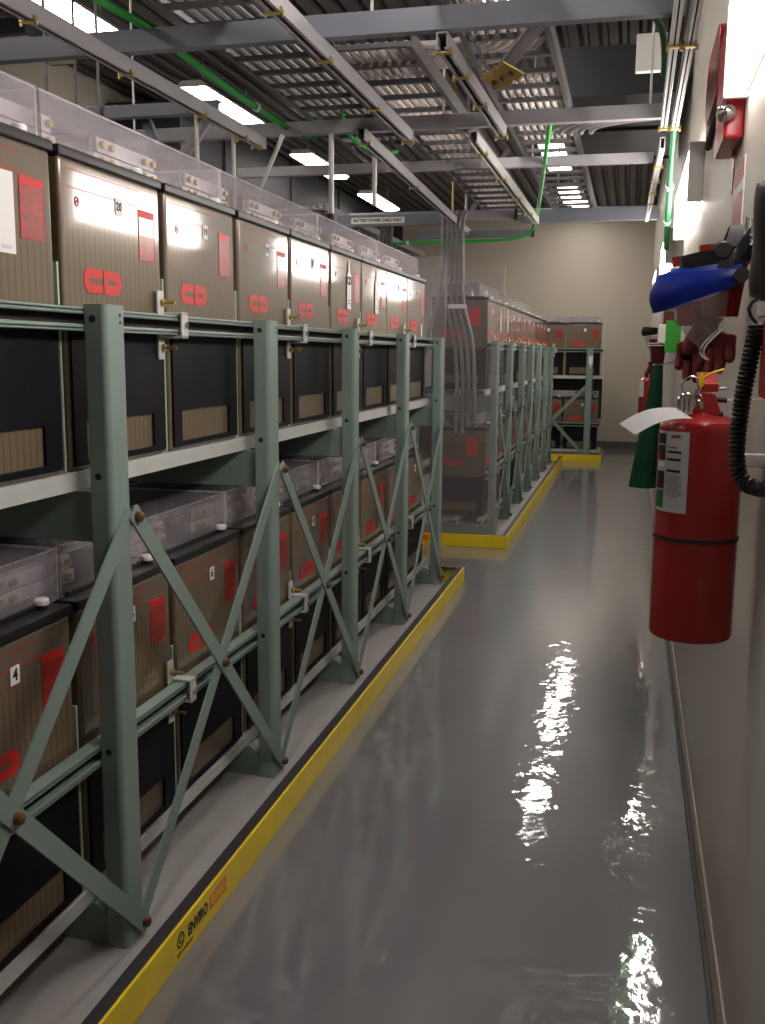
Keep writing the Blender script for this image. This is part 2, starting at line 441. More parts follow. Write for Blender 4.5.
cell0 = make_cell()
def cell(loc, rz, label, num=None, group=None, skip=(), stick=True):
    c = dup(cell0, loc, rz, label, group, skip)
    if stick: sticker(c, num)
    return c

R1X = -1.25                      # outer face of the near rack's posts
CELLX = R1X - .12
UZ, LZ = 1.297, .160
ys1 = [1.66, 2.225, 2.79, 3.36, 3.92, 4.48, 5.03, 5.57, 6.105]
G1u, G1l = 'battery cells on the upper tier of the near rack', 'battery cells on the lower tier of the near rack'
upl = {-1: None}
for k, y in enumerate(ys1):
    n = 21 - k
    if k == 0: lab = 'brown battery cell with a large white data sheet on its front, near rack'
    elif k == 5: lab = 'brown battery cell with a black-lettered white tag hanging on it'
    elif k == 6: lab = 'brown battery cell with a plain white hanging tag, upper tier of near rack'
    elif k == 8: lab = 'last brown battery cell numbered 13 at the far end of the near rack, upper tier'
    else: lab = 'brown battery cell numbered %d on the upper tier of the near rack' % n
    sk = ('connector_bar',) if k == 8 else ()
    c = cell((CELLX, y, UZ), 0, lab, None, G1u, sk, stick=False)
    if k == 0:
        b = MB().box(.0012, .0022, .20, .372, .52, .70)
        for i in range(5): b.m(1).box(.0018, .0026, .22, .31, .672 - i * .022, .674 - i * .022)
        b.m(1).box(.0018, .0026, .32, .355, .53, .538)
        b.build('data_sheet', ['white', 'lblgrey'], parent=c, local=True, smooth=False, label='white data sheet stuck on the cell front')
    elif k in (5, 6):
        b = MB().prism([(.255, .52), (.325, .52), (.325, .685), (.305, .70), (.302, .755), (.278, .755), (.275, .70), (.255, .685)], 'x', .004, .0052)
        if k == 5: b.m(1).text('CD', .05, at(.0056, .29, .655), bold=.003)
        b.m(1).box(.005, .0058, .265, .315, .545, .548).box(.005, .0058, .265, .315, .56, .563)
        b.build('hanging_tag', ['white', 'ink'], parent=c, local=True, smooth=False, label='long white hanging tag')
    else:
        sticker(c, str(n))
        if k == 8:
            MB().box(.0012, .0022, .42, .445, .42, .50).build('small_sticker', 'white', parent=c, local=True, smooth=False)
for k, y in enumerate(ys1):
    n = 4 + k
    lab = 'brown battery cell numbered %d on the lower tier of the near rack' % n
    if k == 0: lab = 'brown battery cell with a big number 4 sticker, lower tier beside the nearest post'
    c = cell((CELLX, y, LZ), 0, lab, None, G1l, ('connector_bar',) if k == 8 else (), stick=False)
    sticker(c, str(n))
# foam dividers between cells (stand between two cells: things of their own)
b = None
for tier, z in (('upper', UZ), ('lower', LZ)):
    for k in range(8):
        y = (ys1[k] + CW + ys1[k + 1]) / 2
        nm = ('%d and %d' % (21 - k, 20 - k)) if tier == 'upper' else ('%d and %d' % (4 + k, 5 + k))
        MB().box(CELLX - .46, CELLX - .004, y - .004, y + .004, z + .002, z + .52).build(
            'foam_divider', 'divider', label='thin pale green divider between cells %s on %s tier' % (nm, tier), cat='divider',
            group='dividers between %s cells of the near rack' % tier)

# ------------------------------------------------------------------ racks (local: post faces at x=0 looking +x, row runs along y)
def rpost(b, y, z0, z1, x1=0.0, d=.06, w=.10):
    r = .016
    pts = []
    for (cx, cy, a0) in ((x1 - r, y + w / 2 - r, 0), (x1 - d + .004, y + w / 2 - .004, 90), (x1 - d + .004, y - w / 2 + .004, 180), (x1 - r, y - w / 2 + r, 270)):
        rad = r if cx == x1 - r else .004
        for i in range(6):
            a = math.radians(a0 + 18 * i); pts.append((cx + rad * math.cos(a), cy + rad * math.sin(a)))
    b.prism(pts, 'z', z0, z1)
def channel(b, y0, y1, z0, z1, x1, x0):
    """strut channel with its open slot to the front"""
    h = z1 - z0; lip = h * .30
    b.m(0)
    b.box(x0, x1, y0, y1, z1 - .012, z1, bev=.003); b.box(x0, x1, y0, y1, z0, z0 + .012, bev=.003)
    b.box(x1 - .012, x1, y0, y1, z1 - lip, z1 - .001, bev=.005); b.box(x1 - .012, x1, y0, y1, z0 + .001, z0 + lip, bev=.005)
    b.m(1).box(x0, x0 + .006, y0, y1, z0 + .003, z1 - .003)
    b.m(0)
def bar(b, p0, p1, w, x0, x1):
    """flat bar in the y-z plane between two points, rounded ends"""
    a, c = Vector(p0), Vector(p1); d = (c - a); L = d.length; ang = math.atan2(d.y, d.x)
    pts = rr(L / 2, 0, L + w * .9, w, .006)
    ca, sa = math.cos(ang), math.sin(ang)
    b.prism([(a.x + u * ca - v * sa, a.y + u * sa + v * ca) for u, v in pts], 'x', x0, x1)

def make_rack(label, loc, rz, posts, ya, yb, braces, clamps, no_left_brace=False):
    t = thing('battery_rack', label, 'battery rack', loc, rz)
    L = dict(parent=t, local=True)
    for y in posts:
        b = MB(); rpost(b, y, 0.0, 1.715)
        b.m(1)
        for z in (1.68, 1.29, .56):       # dark discs painted for the shade in the post's side holes
            b.cyl((-.036, y - .0512, z), (-.036, y - .0495, z), .009, 12)
        b.cyl((.0, y + .02, 1.69), (.0012, y + .02, 1.69), .004, 8); b.cyl((.0, y + .02, 1.672), (.0012, y + .02, 1.672), .004, 8)
        b.build('post', ['steel', 'slot'], **L)
        MB().box(-.70, -.058, y - .022, y + .022, 1.115, 1.248, bev=.004).build('shelf_beam', 'steel', **L)
        b = MB().prism([(-.70, 0), (-.02, 0), (-.02, .055), (-.10, .116), (-.70, .116)], 'y', y - .04, y + .038)
        b.m(1).cyl((-.12, y + .06, .0), (-.12, y + .06, .022), .014, 6); b.m(0).box(-.16, -.03, y + .038, y + .075, 0, .006)
        b.build('foot_beam', ['steel', 'chrome'], **L)
        b = MB(); b.box(-.76, -.70, y - .045, y + .045, 0, 1.715, bev=.008); b.build('rear_post', 'steel', **L)
    for (z0, z1) in ((1.650, 1.708), (.517, .577)):
        b = MB(); channel(b, ya, yb, z0, z1, -.061, -.102); b.build('front_rail', ['steel' if z1 > 1 else 'steel', 'slot'], **L)
        MB().box(-.698, -.66, ya, yb, z0, z1, bev=.004).build('rear_rail', 'steel', **L)
    for z in (1.249, .117):
        for x in (-.152, -.37, -.60):
            hh = .047 if z > 1 else .042
            bb = MB()
            for (q0, q1, s0, s1) in ((x, x + .042, z, z + .005), (x, x + .042, z + hh - .005, z + hh), (x, x + .004, z + .005, z + hh - .005), (x + .038, x + .042, z + .005, z + hh - .005)):
                bb.box(q0, q1, ya - .03, yb + .03, s0, s1)
            bb.build('shelf_rail', 'galv', smooth=False, **L)
    MB().box(-.775, -.765, ya, yb, .60, 1.30).build('light_block_sheet', 'black', label='added dark sheet keeping light from behind out of the gap between the tiers', **L)  # sheet added so that the gap between the tiers stays dark
    zt, zb = 1.175, .045
    for i, (ya_, yb_, s) in enumerate(braces):
        # s: 'up' rises with y, 'down' falls
        lo = (ya_, zb) if s == 'up' else (ya_, zt); hi = (yb_, zt) if s == 'up' else (yb_, zb)
        x0 = .0008 if s == 'up' else .0078
        b = MB(); bar(b, lo, hi, .05, x0, x0 + .0065)
        br = b.build('brace', 'steel', **L)
        ends = [hi if s == 'up' else lo]
        if s == 'down':
            ends = [lo, ((ya_ + yb_) / 2, (zt + zb) / 2), hi]
        for e in ends:
            if s == 'up': continue
            MB().lathe([(.0, .018), (.007, .018), (.013, .014), (.014, .0), (.0, .0)][::-1], seg=12,
                       mtx=Matrix.Translation((x0 + .0065, e[0], e[1])) @ Matrix.Rotation(PI / 2, 4, 'Y')).build('bolt', 'rust', parent=br, local=True)
    for y in clamps:
        for zc in (1.679, .547):
            b = MB()
            # plate against the cells, hook over the rail
            b.box(-.112, -.105, y - .045, y - .005, zc - .10, zc - .028, bev=.002)
            b.box(-.112, -.105, y - .045, y - .005, zc + .028, zc + .10, bev=.002)
            b.box(-.112, -.045, y - .012, y + .03, zc + .030, zc + .038, bev=.002)
            b.box(-.112, -.045, y - .012, y + .03, zc - .038, zc - .030, bev=.002)
            b.box(-.053, -.045, y - .012, y + .03, zc - .038, zc + .038, bev=.003)
            b.m(1)
            for dz in (-.065, .065): b.cyl((-.105, y - .025, zc + dz), (-.06, y - .025, zc + dz), .005, 8); b.cyl((-.103, y - .025, zc + dz), (-.093, y - .025, zc + dz), .011, 6)
            b.m(2).cyl((-.045, y + .01, zc), (-.038, y + .01, zc), .011, 6)
            b.build('rail_clamp', ['galv', 'brass', 'chrome'], **L)
    return t

P1 = [1.14, 2.26, 3.39, 4.505, 5.612, 6.705]
def xbr(P, off=.02):
    out = []
    for a, c in zip(P, P[1:]):
        out.append((a + off, c + off, 'up')); out.append((a + off + .03, c + off, 'down'))
    return out
make_rack('long two-tier green-grey steel battery rack nearest the camera, with crossed braces', (R1X, 0, 0), 0, P1, .95, 6.76, xbr(P1),
          [1.6, 2.745, 3.88, 4.94, 6.0])
R2X = -1.11
P2 = [8.57, 9.62, 10.70, 11.70, 12.75, 13.80, 14.72]
make_rack('second two-tier steel battery rack, standing behind the near one past the hanging grey cables', (R2X, 0, 0), 0, P2, 8.52, 14.78, xbr(P2),
          [9.1, 10.2, 11.2, 12.2, 13.3, 14.3])
R3Y = 15.46
P3 = [-2.85, -1.72, -.62]
make_rack('farthest steel battery rack, set crosswise in front of the far wall', (0, R3Y, 0), -PI / 2, P3, -2.9, -.44, xbr(P3, 0),
          [-1.15, -2.3])
# ---- cells of the second and third rack
ords = ['first', 'second', 'third', 'fourth', 'fifth', 'sixth', 'seventh', 'eighth', 'ninth', 'tenth', 'eleventh']
C2X = R2X - .12
for tier, z in (('upper', UZ), ('lower', LZ)):
    for k in range(11):
        y = 8.70 + k * .552
        sk = () if k < 2 else ('terminal', 'level_lines', 'lower_facing') if k > 4 else ('terminal',)
        if k == 10: sk = sk + ('connector_bar',)
        lab = '%s battery cell from the cable end on the %s tier of the second rack' % (ords[k], tier)
        c = cell((C2X, y, z), 0, lab, None, 'battery cells on the %s tier of the second rack' % tier, sk, stick=(k not in (1, 2) or tier == 'lower'))
        if tier == 'upper' and k in (1, 2):
            MB().prism([(.255, .52), (.325, .52), (.325, .685), (.305, .70), (.302, .755), (.278, .755), (.275, .70), (.255, .685)], 'x', .004, .0052).build(
                'hanging_tag', 'white', parent=c, local=True, smooth=False, label='long white hanging tag')
        if k == 0:
            cl, dl = logo_loops(.195, .062)
            b = MB(); b.shape(cl, at(-.30, -.0012, .485, FNY)); b.shape(dl, at(-.30, -.0012, .485, FNY)); b.build('logo', 'red', parent=c, local=True, smooth=False)
            MB().box(-.17, -.07, -.0014, -.0003, .55, .71).build('data_print', 'red', parent=c, local=True, smooth=False)
            b = MB(); 
            b.box(-.49, -.43, -.009, -.0005, .012, .36).box(-.07, -.012, -.009, -.0005, .012, .36).box(-.43, -.07, -.009, -.0005, .012, .055).box(-.43, -.07, -.009, -.0005, .13, .36)
            b.build('lower_facing', 'pad', parent=c, local=True, smooth=False)
C3Y = R3Y + .12
for tier, z in (('upper', UZ), ('lower', LZ)):
    for k in range(3):
        xx = -.995 - k * .552
        place = ['at the wall end', 'beside the end cell', 'behind the second rack'][k]
        c = cell((xx, C3Y, z), -PI / 2, 'battery cell %s on the %s tier of the crosswise far rack' % (place, tier), None,
                 'battery cells on the %s tier of the far rack' % tier, ('connector_bar', 'terminal') if k == 0 else ('terminal',))
# remove the hidden prototype
def kill(o):
    for ch in list(o.children): kill(ch)
    bpy.data.objects.remove(o)
kill(cell0)
for (xx, zz) in ((-.605, 1.595),):
    MB().prism([(xx - .03, zz), (xx + .03, zz), (xx + .03, zz - .11), (xx + .012, zz - .13), (xx + .008, zz - .17), (xx - .008, zz - .17), (xx - .012, zz - .13), (xx - .03, zz - .11)], 'y', R3Y - .004, R3Y - .001).build(
        'paper_tag', 'white', label='small white tag on the front post of the crosswise far rack', cat='tag')

# ------------------------------------------------------------------ clear covers over the cell tops
def cover(name, label, group, x0, x1, y0, y1, z0, z1, loc=None):
    b = MB(); th = .004
    for (a0, a1, b0, b1, c0, c1, ax) in ((x1 - th, x1, y0, y1, z0, z1, 0), (x0, x0 + th, y0, y1, z0, z1, 0), (x0 + th, x1 - th, y0, y1, z1 - th, z1, 2),
                                         (x0 + th, x1 - th, y0, y0 + th, z0, z1 - th, 1), (x0 + th, x1 - th, y1 - th, y1, z0, z1 - th, 1)):
        b.box(a0, a1, b0, b1, c0, c1)
    b.bm.faces.ensure_lookup_table()
    for f in b.bm.faces:
        a = f.calc_area()
        e = min(x.calc_length() for x in f.edges)
        f.material_index = 1 if e < th * 1.5 else 0
    return b.build(name, ['cover', 'clearedge'], label=label, cat='cover', group=group, smooth=False)
edges = [(1.62, 2.232), (2.244, 3.33), (3.342, 4.45), (4.462, 5.55), (5.562, 6.66)]
names = ['over the cell with the white sheet', 'over cells 20 and 19', 'over cells 18 and 17', 'over the two cells with hanging tags', 'over cells 14 and 13']
namesl = ['over cell 4', 'over cells 5 and 6', 'over cells 7 and 8', 'over cells 9 and 10', 'over cells 11 and 12']
for (y0, y1), a, l in zip(edges, names, namesl):
    cover('terminal_cover', 'clear plastic terminal cover %s, upper tier' % a, 'clear covers on the upper tier', -1.86, -1.425, y0, y1, UZ + CH + .001, UZ + CH + .135)
    cover('terminal_cover', 'clear plastic terminal cover %s, lower tier' % l, 'clear covers on the lower tier', -1.86, -1.425, y0, y1, LZ + CH + .001, LZ + CH + .135)
for k in range(5):
    y0 = 8.69 + k * 1.104 + (0 if k == 0 else 0.0); y1 = y0 + 1.09
    for tier, z in (('upper', UZ), ('lower', LZ)):
        cover('terminal_cover', '%s clear terminal cover from the cable end, %s tier of second rack' % (ords[k], tier), 'clear covers on the second rack %s tier' % tier,
              C2X - .49, C2X - .075, y0, y1, z + CH + .001, z + CH + .12)
for tier, z in (('upper', UZ), ('lower', LZ)):
    cover('terminal_cover', 'clear terminal cover on the %s tier of the crosswise far rack' % tier, 'clear covers on the far rack', -1.54, -.48, C3Y + .075, C3Y + .49, z + CH + .001, z + CH + .10)

def panel(label, x0, x1, y0, y1, z0, z1):
    b = MB().box(x0, x1, y0, y1, z0, z1)
    th = min(x1 - x0, y1 - y0)
    for f in b.bm.faces:
        e = min(x.calc_length() for x in f.edges)
        f.material_index = 1 if e < th * 1.2 else 0
    return b.build('clear_panel', ['clear', 'clearedge'], label=label, cat='panel', group='clear end panels of the racks', smooth=False)
panel('clear plastic end panel at the far end of the near rack', -1.95, -1.252, 6.775, 6.781, 1.10, 2.26)
panel('tall clear plastic end panel in front of the second rack and its cables', -1.95, -1.03, 8.22, 8.228, .04, 2.30)
panel('clear plastic end panel at the wall end of the crosswise far rack', -.400, -.394, 15.40, 16.1, .9, 2.12)

# ------------------------------------------------------------------ yellow spill curbs with liner
def curb(label, x1, y0, y1, xin, end0=False, end1=False, text=False):
    t = thing('spill_curb', label, 'spill curb', (x1, (y0 + y1) / 2, 0), 0, 'yellow spill curbs around the racks')
    H = .105
    MB().box(x1 - .010, x1, y0, y1, 0, H, bev=.003).build('front_panel', 'yellow', parent=t)
    b = MB().box(x1 - .046, x1 - .011, y0 + .011, y1 - .011, H - .010, H + .001, bev=.003).box(x1 - .016, x1 - .011, y0 + .011, y1 - .011, .010, H - .010)
    if end0: b.box(xin, x1 - .047, y0 + .011, y0 + .046, H - .010, H + .001, bev=.003)
    if end1: b.box(xin, x1 - .047, y1 - .046, y1 - .011, H - .010, H + .001, bev=.003)
    b.build('top_edge', 'blackcurb', parent=t, label='black rubber top edge')
    if end0: MB().box(xin, x1 - .011, y0, y0 + .010, 0, H, bev=.003).build('end_panel', 'yellow', parent=t)
    if end1: MB().box(xin, x1 - .011, y1 - .010, y1, 0, H, bev=.003).build('end_panel', 'yellow', parent=t)
    # clips that hold the edge down
    MB().box(xin, x1 - .017, y0 + .012, y1 - .012, -.001, .0006).build('liner', 'liner', parent=t, label='pale grey floor liner inside the curb')
    if text:
        b = MB().text('ENVIRO', .046, at(x1 + .001, 2.245, .058), align='LEFT', bold=.0016, sx=.78)
        b.text('C', .030, at(x1 + .001, 2.20, .062), bold=.001)
        ring = [(.022 * math.cos(2 * PI * k / 20), .022 * math.sin(2 * PI * k / 20)) for k in range(20)]
        inn = [(.017 * math.cos(2 * PI * k / 20), .017 * math.sin(2 * PI * k / 20)) for k in range(20)]
        b.shape([ring, inn], at(x1 + .001, 2.20, .062))
        b.m(1).box(x1 + .0003, x1 + .0010, 2.385, 2.505, .038, .080)
        b.m(2).text('GUARD', .034, at(x1 + .0014, 2.445, .058), bold=.001, sx=.85)
        b.m(0).text('spill containment', .014, at(x1 + .001, 2.225, .026), align='CENTER')
        b.build('printed_logo', ['ink', 'orange', 'yellow'], parent=t, smooth=False, label='black and orange printed maker lettering')
    return t
curb('low yellow spill curb with black edge along the near rack', -1.09, .6, 6.81, -2.1, end1=True, text=True)
c2 = curb('low yellow spill curb around the second rack', -.945, 8.10, 15.0, -2.0, end0=True)
MB().box(-1.69, -1.61, 8.0985, 8.0998, .035, .085).build('printed_patch', 'orange', parent=c2, smooth=False)
t = thing('spill_curb', 'short yellow spill curb below the crosswise far rack', 'spill curb', (-1.2, 15.3, 0), 0, 'yellow spill curbs around the racks')
MB().box(-3.0, -.385, 15.30, 15.31, 0, .105, bev=.003).build('front_panel', 'yellow', parent=t)
MB().box(-.396, -.385, 15.311, 16.3, 0, .105, bev=.003).build('end_panel', 'yellow', parent=t)
MB().box(-3.0, -.397, 15.311, 15.346, .095, .106, bev=.003).build('top_edge', 'blackcurb', parent=t, label='black rubber top edge')

# ------------------------------------------------------------------ overhead framing
def strut(name, label, p0, p1, w=.044, h=.06, m='strut', group='overhead channels running along the aisle', clamps=(), cat='strut'):
    """channel open at its underside; p0,p1 = underside centre line, clamps = distances along it"""
    a, c = Vector(p0), Vector(p1); d = c - a; Ln = d.length
    root = thing(name, label, cat, p0, 0, group); 
    b = MB()
    t = .006
    b.box(-w / 2, -w / 2 + t, 0, Ln, 0, h, bev=.002); b.box(w / 2 - t, w / 2, 0, Ln, 0, h, bev=.002); b.box(-w / 2, w / 2, 0, Ln, h - t, h, bev=.002)
    b.box(-w / 2 + t, -w / 2 + .012, 0, Ln, 0, t); b.box(w / 2 - .012, w / 2 - t, 0, Ln, 0, t)
    b.m(1).box(-w / 2 + t, w / 2 - t, .004, Ln - .004, h - .012, h - t)
    rot = Vector((0, 1, 0)).rotation_difference(d.normalized()).to_matrix().to_4x4()
    b.bm.transform(rot)
    b.build('channel', [m, 'slot'], parent=root, local=True)
    for s in clamps:
        k = MB().box(-w / 2 - .008, w / 2 + .008, s - .011, s + .011, -.007, .0, bev=.0015)
        k.box(-w / 2 - .009, -w / 2 - .002, s - .011, s + .011, -.007, .014, bev=.0015); k.box(w / 2 + .002, w / 2 + .009, s - .011, s + .011, -.007, .014, bev=.0015)
        k.cyl((-w / 2 - .008, s, -.016), (-w / 2 - .008, s, .004), .005, 6); k.cyl((w / 2 + .008, s, -.016), (w / 2 + .008, s, .004), .005, 6)
        k.bm.transform(rot)
        k.build('beam_clamp', 'brass', parent=root, local=True)
    return root
def beam(label, x0, x1, y, z0, h=.08, d=.05, m='beam', caps=(), group='overhead cross beams'):
    r = thing('cross_beam', label, 'beam', ((x0 + x1) / 2, y, z0), 0, group)
    b = MB()
    # I-shaped section
    b.prism([(y - d / 2, z0), (y + d / 2, z0), (y + d / 2, z0 + .01), (y - d / 2 + .012, z0 + .01), (y - d / 2 + .012, z0 + h - .01), (y + d / 2, z0 + h - .01), (y + d / 2, z0 + h), (y - d / 2, z0 + h)], 'x', x0, x1, bev=.0025)
    b.build('beam_section', m, parent=r)
    for xc in caps:
        MB().box(xc - .012, xc + .012, y - d / 2 - .006, y + d / 2 + .006, z0 - .006, z0 + h + .006, bev=.003).build('end_cap', 'black', parent=r, label='black plastic end cap')
    return r
strut('overhead_strut', 'long overhead channel above the near rack, leftmost of the channels along the aisle', (-2.02, -1.0, 2.685), (-1.985, 5.235, 2.685), clamps=(4.1, 4.75, 5.45, 5.95, 6.15))
strut('overhead_strut', 'long overhead channel over the front of the near rack, with open slot below', (-1.16, -1.0, 2.685), (-1.175, 5.235, 2.685), clamps=(4.2, 4.75, 5.5, 6.2))
strut('overhead_strut', 'short overhead channel between the two near cross beams, with brass clamps', (-.715, 3.70, 2.685), (-.69, 5.225, 2.685), clamps=(.04, .38, .85, 1.5))
strut('overhead_strut', 'overhead channel leading off beyond the second cross beam towards the grey cable drop', (-1.40, 5.10, 2.685), (-1.535, 9.55, 2.685), clamps=(.1, 1.5, 4.4))
strut('overhead_strut', 'pale shiny overhead channel over the aisle beyond the second cross beam', (-.85, 5.30, 2.685), (-.83, 8.6, 2.685), m='white_rod', clamps=(.3, 1.1, 1.9, 2.7))
strut('overhead_strut', 'pale overhead channel nearest the right wall, catching the lamp light', (.148, 1.5, 2.685), (.150, 5.215, 2.685), w=.03, m='white_rod', clamps=(2.35, 3.66))
strut('overhead_strut', 'narrow overhead channel next to the pale one by the right wall', (.088, 1.5, 2.685), (.098, 5.215, 2.685), w=.03, m='white_rod', clamps=(2.35, 3.66))
strut('overhead_strut', 'far overhead channel along the right wall, beyond the second cross beam', (.105, 5.65, 2.685), (.065, 8.6, 2.685), w=.028, m='white_rod', clamps=(.5, 1.0, 1.5, 2.0))
beam('first blue-grey cross beam overhead, running wall to wall', LX, .125, 3.72, 2.75, .082, m='beam')
beam('second cross beam overhead, pale where it nears the right wall', -3.4, .085, 5.25, 2.75, .068, m='strut')
beam('third cross beam overhead, behind the pale one near the right wall', -2.6, .07, 6.40, 2.75, .06, m='strut')
beam('dark cross beam over the near rack running to the left wall', LX, -2.0, 4.70, 2.75, .06, m='beam')
beam('far cross beam over the aisle in front of the far wall', -1.0, .16, 9.0, 2.75, .11, m='beam')
lb = beam('far cross beam carrying a white lettered strip', -2.78, -1.535, 9.0, 2.75, .10, m='beam')
s_ = MB().box(-2.55, -2.05, 8.9725, 8.9742, 2.772, 2.826)
s_ = s_.build('lettered_strip', 'white', parent=lb, smooth=False, label='white strip with small dark capitals')
MB().text('BATTERY POWER CABLE ONLY', .036, at(-2.30 + 2.1575, 8.9718 - 9.0, 2.799 - 2.75, FNY), sx=.9, bold=.0012).build('lettering', 'ink', parent=s_, local=True, smooth=False)
beam('short far cross beam ending in a black cap beside the grey cable drop', -1.50, -1.03, 8.86, 2.76, .085, m='strut', caps=(-1.03,))
beam('lower short far cross beam with a black cap', -2.0, -.92, 9.25, 2.66, .06, m='beam', caps=(-.92,))
beam('farthest cross beam in front of the far wall', LX, .2, 12.2, 3.22, .10, m='beam')
beam('cross beam just short of the far racks', LX, .2, 15.0, 3.56, .10, m='beam')

# hanger rods
def rod(label, p0, p1, r=.007, m='white_rod', cat='hanger rod', group=None, cap=None, name='hanger_rod'):
    b = MB().cyl(p0, p1, r, 10)
    if cap:
        b.m(1).cyl((p0[0], p0[1], p0[2]), (p0[0], p0[1], p0[2] + .03), r * 2.0, 12); b.cyl((p0[0], p0[1], p0[2] + .03), (p0[0], p0[1], p0[2] + .038), r * 2.6, 6)
    return b.build(name, [m, 'black'], label=label, cat=cat, group=group)
G = 'pale hanger posts above the near rack'
rod('pale post hanging from the leftmost long channel, nearer of two', (-2.09, 4.62, 2.10), (-2.09, 4.62, 2.75), .011, group=G)
rod('pale post hanging from the leftmost long channel, farther of two', (-2.09, 5.08, 2.10), (-2.09, 5.08, 2.75), .011, group=G)
rod('pale post hanging from the second cross beam with a black foot', (-1.60, 5.24, 2.30), (-1.60, 5.24, 2.75), .015, group=G, cap=True)
rod('pale post hanging in mid air beyond the second cross beam', (-1.46, 5.62, 2.43), (-1.46, 5.62, 2.70), .013, group=G)
rod('brass threaded rod from the ceiling to the lettered far beam', (-1.60, 8.92, 2.70), (-1.60, 8.92, CZ), .010, 'brass', group='threaded rods at the grey cable drop')
rod('pale threaded rod just past the brass one', (-1.47, 8.86, 2.84), (-1.47, 8.86, CZ), .012, group='threaded rods at the grey cable drop')
rod('slanting pale brace rod under the second cross beam', (-2.02, 5.21, 2.42), (-1.86, 5.21, 2.75), .012, cat='brace rod', group=G)
for i, (x, y) in enumerate(((-3.9, 3.72), (-.98, 3.72), (.02, 3.72))):
    rod('threaded rod from the ceiling to the first cross beam, %s' % ['by the left wall', 'over the rack front', 'by the right wall'][i], (x, y, 2.832), (x, y, CZ), .006, group='rods of the first cross beam')
for i, (x, y) in enumerate(((-2.75, 5.25), (-1.0, 5.25), (.03, 5.25))):
    rod('threaded rod from the ceiling to the second cross beam, %s' % ['at its left end', 'over the rack front', 'by the right wall'][i], (x, y, 2.818), (x, y, CZ), .006, group='rods of the second cross beam')
for i, y in enumerate((3.9, 4.2, 4.33, 4.66, 5.04)):
    rod('thin rod above the left cable tray, %s from the camera' % ords[i], (-2.63 if i % 2 else -2.98, y, 2.70), (-2.63 if i % 2 else -2.98, y, CZ), .007, 'tray', group='thin rods of the left cable tray')
for i, y in enumerate((7.2, 9.6)):
    rod('threaded rod from the ceiling to the aisle cable tray, %s one' % ['nearer', 'farther'][i], (-.735, y, 2.88), (-.735, y, CZ), .006, group='rods of the aisle cable tray')
# knee braces at the dark beam
for lab, p0, p1, mm in (('dark knee brace slanting down from the beam over the near rack', (-2.42, 4.76, 2.74), (-2.28, 4.76, 2.42), 'beam'),
                    ('grey knee brace crossing the dark one over the near rack', (-2.02, 4.66, 2.74), (-2.30, 4.66, 2.42), 'strut')):
    d = Vector(p1) - Vector(p0); L_ = d.length
    b = MB().box(-.03, .03, -.004, .004, 0, L_, bev=.002).box(-.03, -.022, -.03, .004, 0, L_, bev=.002)
    b.bm.transform(Matrix.Translation(p0) @ Vector((0, 0, 1)).rotation_difference(d.normalized()).to_matrix().to_4x4())
    b.build('knee_brace', mm, label=lab, cat='brace', group='knee braces over the near rack')
# slanting flat braces with brass plates
def flat_brace(lab, p0, p1, plate):
    r = thing('slanting_brace', lab, 'brace', p0, 0, 'slanting overhead braces')
    d = Vector(p1) - Vector(p0); L_ = d.length
    rot = Vector((0, 0, 1)).rotation_difference(d.normalized()).to_matrix().to_4x4()
    b = MB().box(-.024, .024, -.004, .004, 0, L_, bev=.002).box(-.024, -.016, -.004, .04, 0, L_, bev=.002)
    b.bm.transform(rot); b.build('angle_bar', 'strut', parent=r, local=True)
    if plate:
        b = MB()
        for k in range(3): b.box(-.055 + .012 * k, .045 + .012 * k, -.014 - .006 * k, -.006 - .006 * k, -.03 + .075 * k, .05 + .075 * k, bev=.002)
        b.m(1)
        for k in range(3): b.cyl((.0 + .012 * k, -.014 - .006 * k, .01 + .075 * k), (.0 + .012 * k, -.022 - .006 * k, .01 + .075 * k), .012, 6)
        b.bm.transform(rot); b.build('hinge_plate', ['brass', 'rust'], parent=r, local=True)
flat_brace('slanting brace with yellow hinge plates under the aisle cable tray', (-.60, 4.28, 2.72), (-.34, 3.75, 2.80), True)
flat_brace('slanting grey brace at the grey cable drop', (-1.42, 8.85, 2.85), (-1.12, 8.85, 3.35), False)

# ladder trays and their cables
def tray(label, x0, x1, y0, y1, z, pitch=.17, h=.07, m='tray'):
    r = thing('cable_tray', label, 'cable tray', ((x0 + x1) / 2, (y0 + y1) / 2, z), 0, 'overhead ladder cable trays')
    for xs in (x0, x1):
        s = 1 if xs == x0 else -1
        b = MB().prism([(xs, z), (xs + s * .022, z), (xs + s * .022, z + .004), (xs + s * .004, z + .004), (xs + s * .004, z + h - .004), (xs + s * .022, z + h - .004), (xs + s * .022, z + h), (xs, z + h)], 'y', y0, y1)
        b.build('side_rail', m, parent=r)
    n = int((y1 - y0) / pitch)
    for i in range(n + 1):
        y = y0 + .02 + i * pitch
        if y > y1: break
        MB().box(x0 + .004, x1 - .004, y - .014, y + .014, z + .004, z + .026, bev=.002).build('rung', m, parent=r)
    return r
def cables(label, name, x0, x1, n, y0, y1, z, r, m, group, rnd=.0):
    for i in range(n):
        x = x0 + (x1 - x0) * i / max(1, n - 1)
        pts = []
        for k in range(13):
            y = y0 + (y1 - y0) * k / 12
            pts.append((x + random.uniform(-1, 1) * rnd, y, z + r + .0005 + abs(random.uniform(-1, 1)) * rnd * .3))
        place = ordx(i, n)
        MB().tube(pts, r, 8).build(name, m, label=label % place, cat='cable', group=group)
def ordx(i, n):
    o = ['first', 'second', 'third', 'fourth', 'fifth', 'sixth', 'seventh', 'eighth', 'ninth', 'tenth']
    return o[i]
tray('ladder cable tray over the aisle, filled with pale cables', -.745, -.375, 3.25, 9.9, 2.88, pitch=.26)
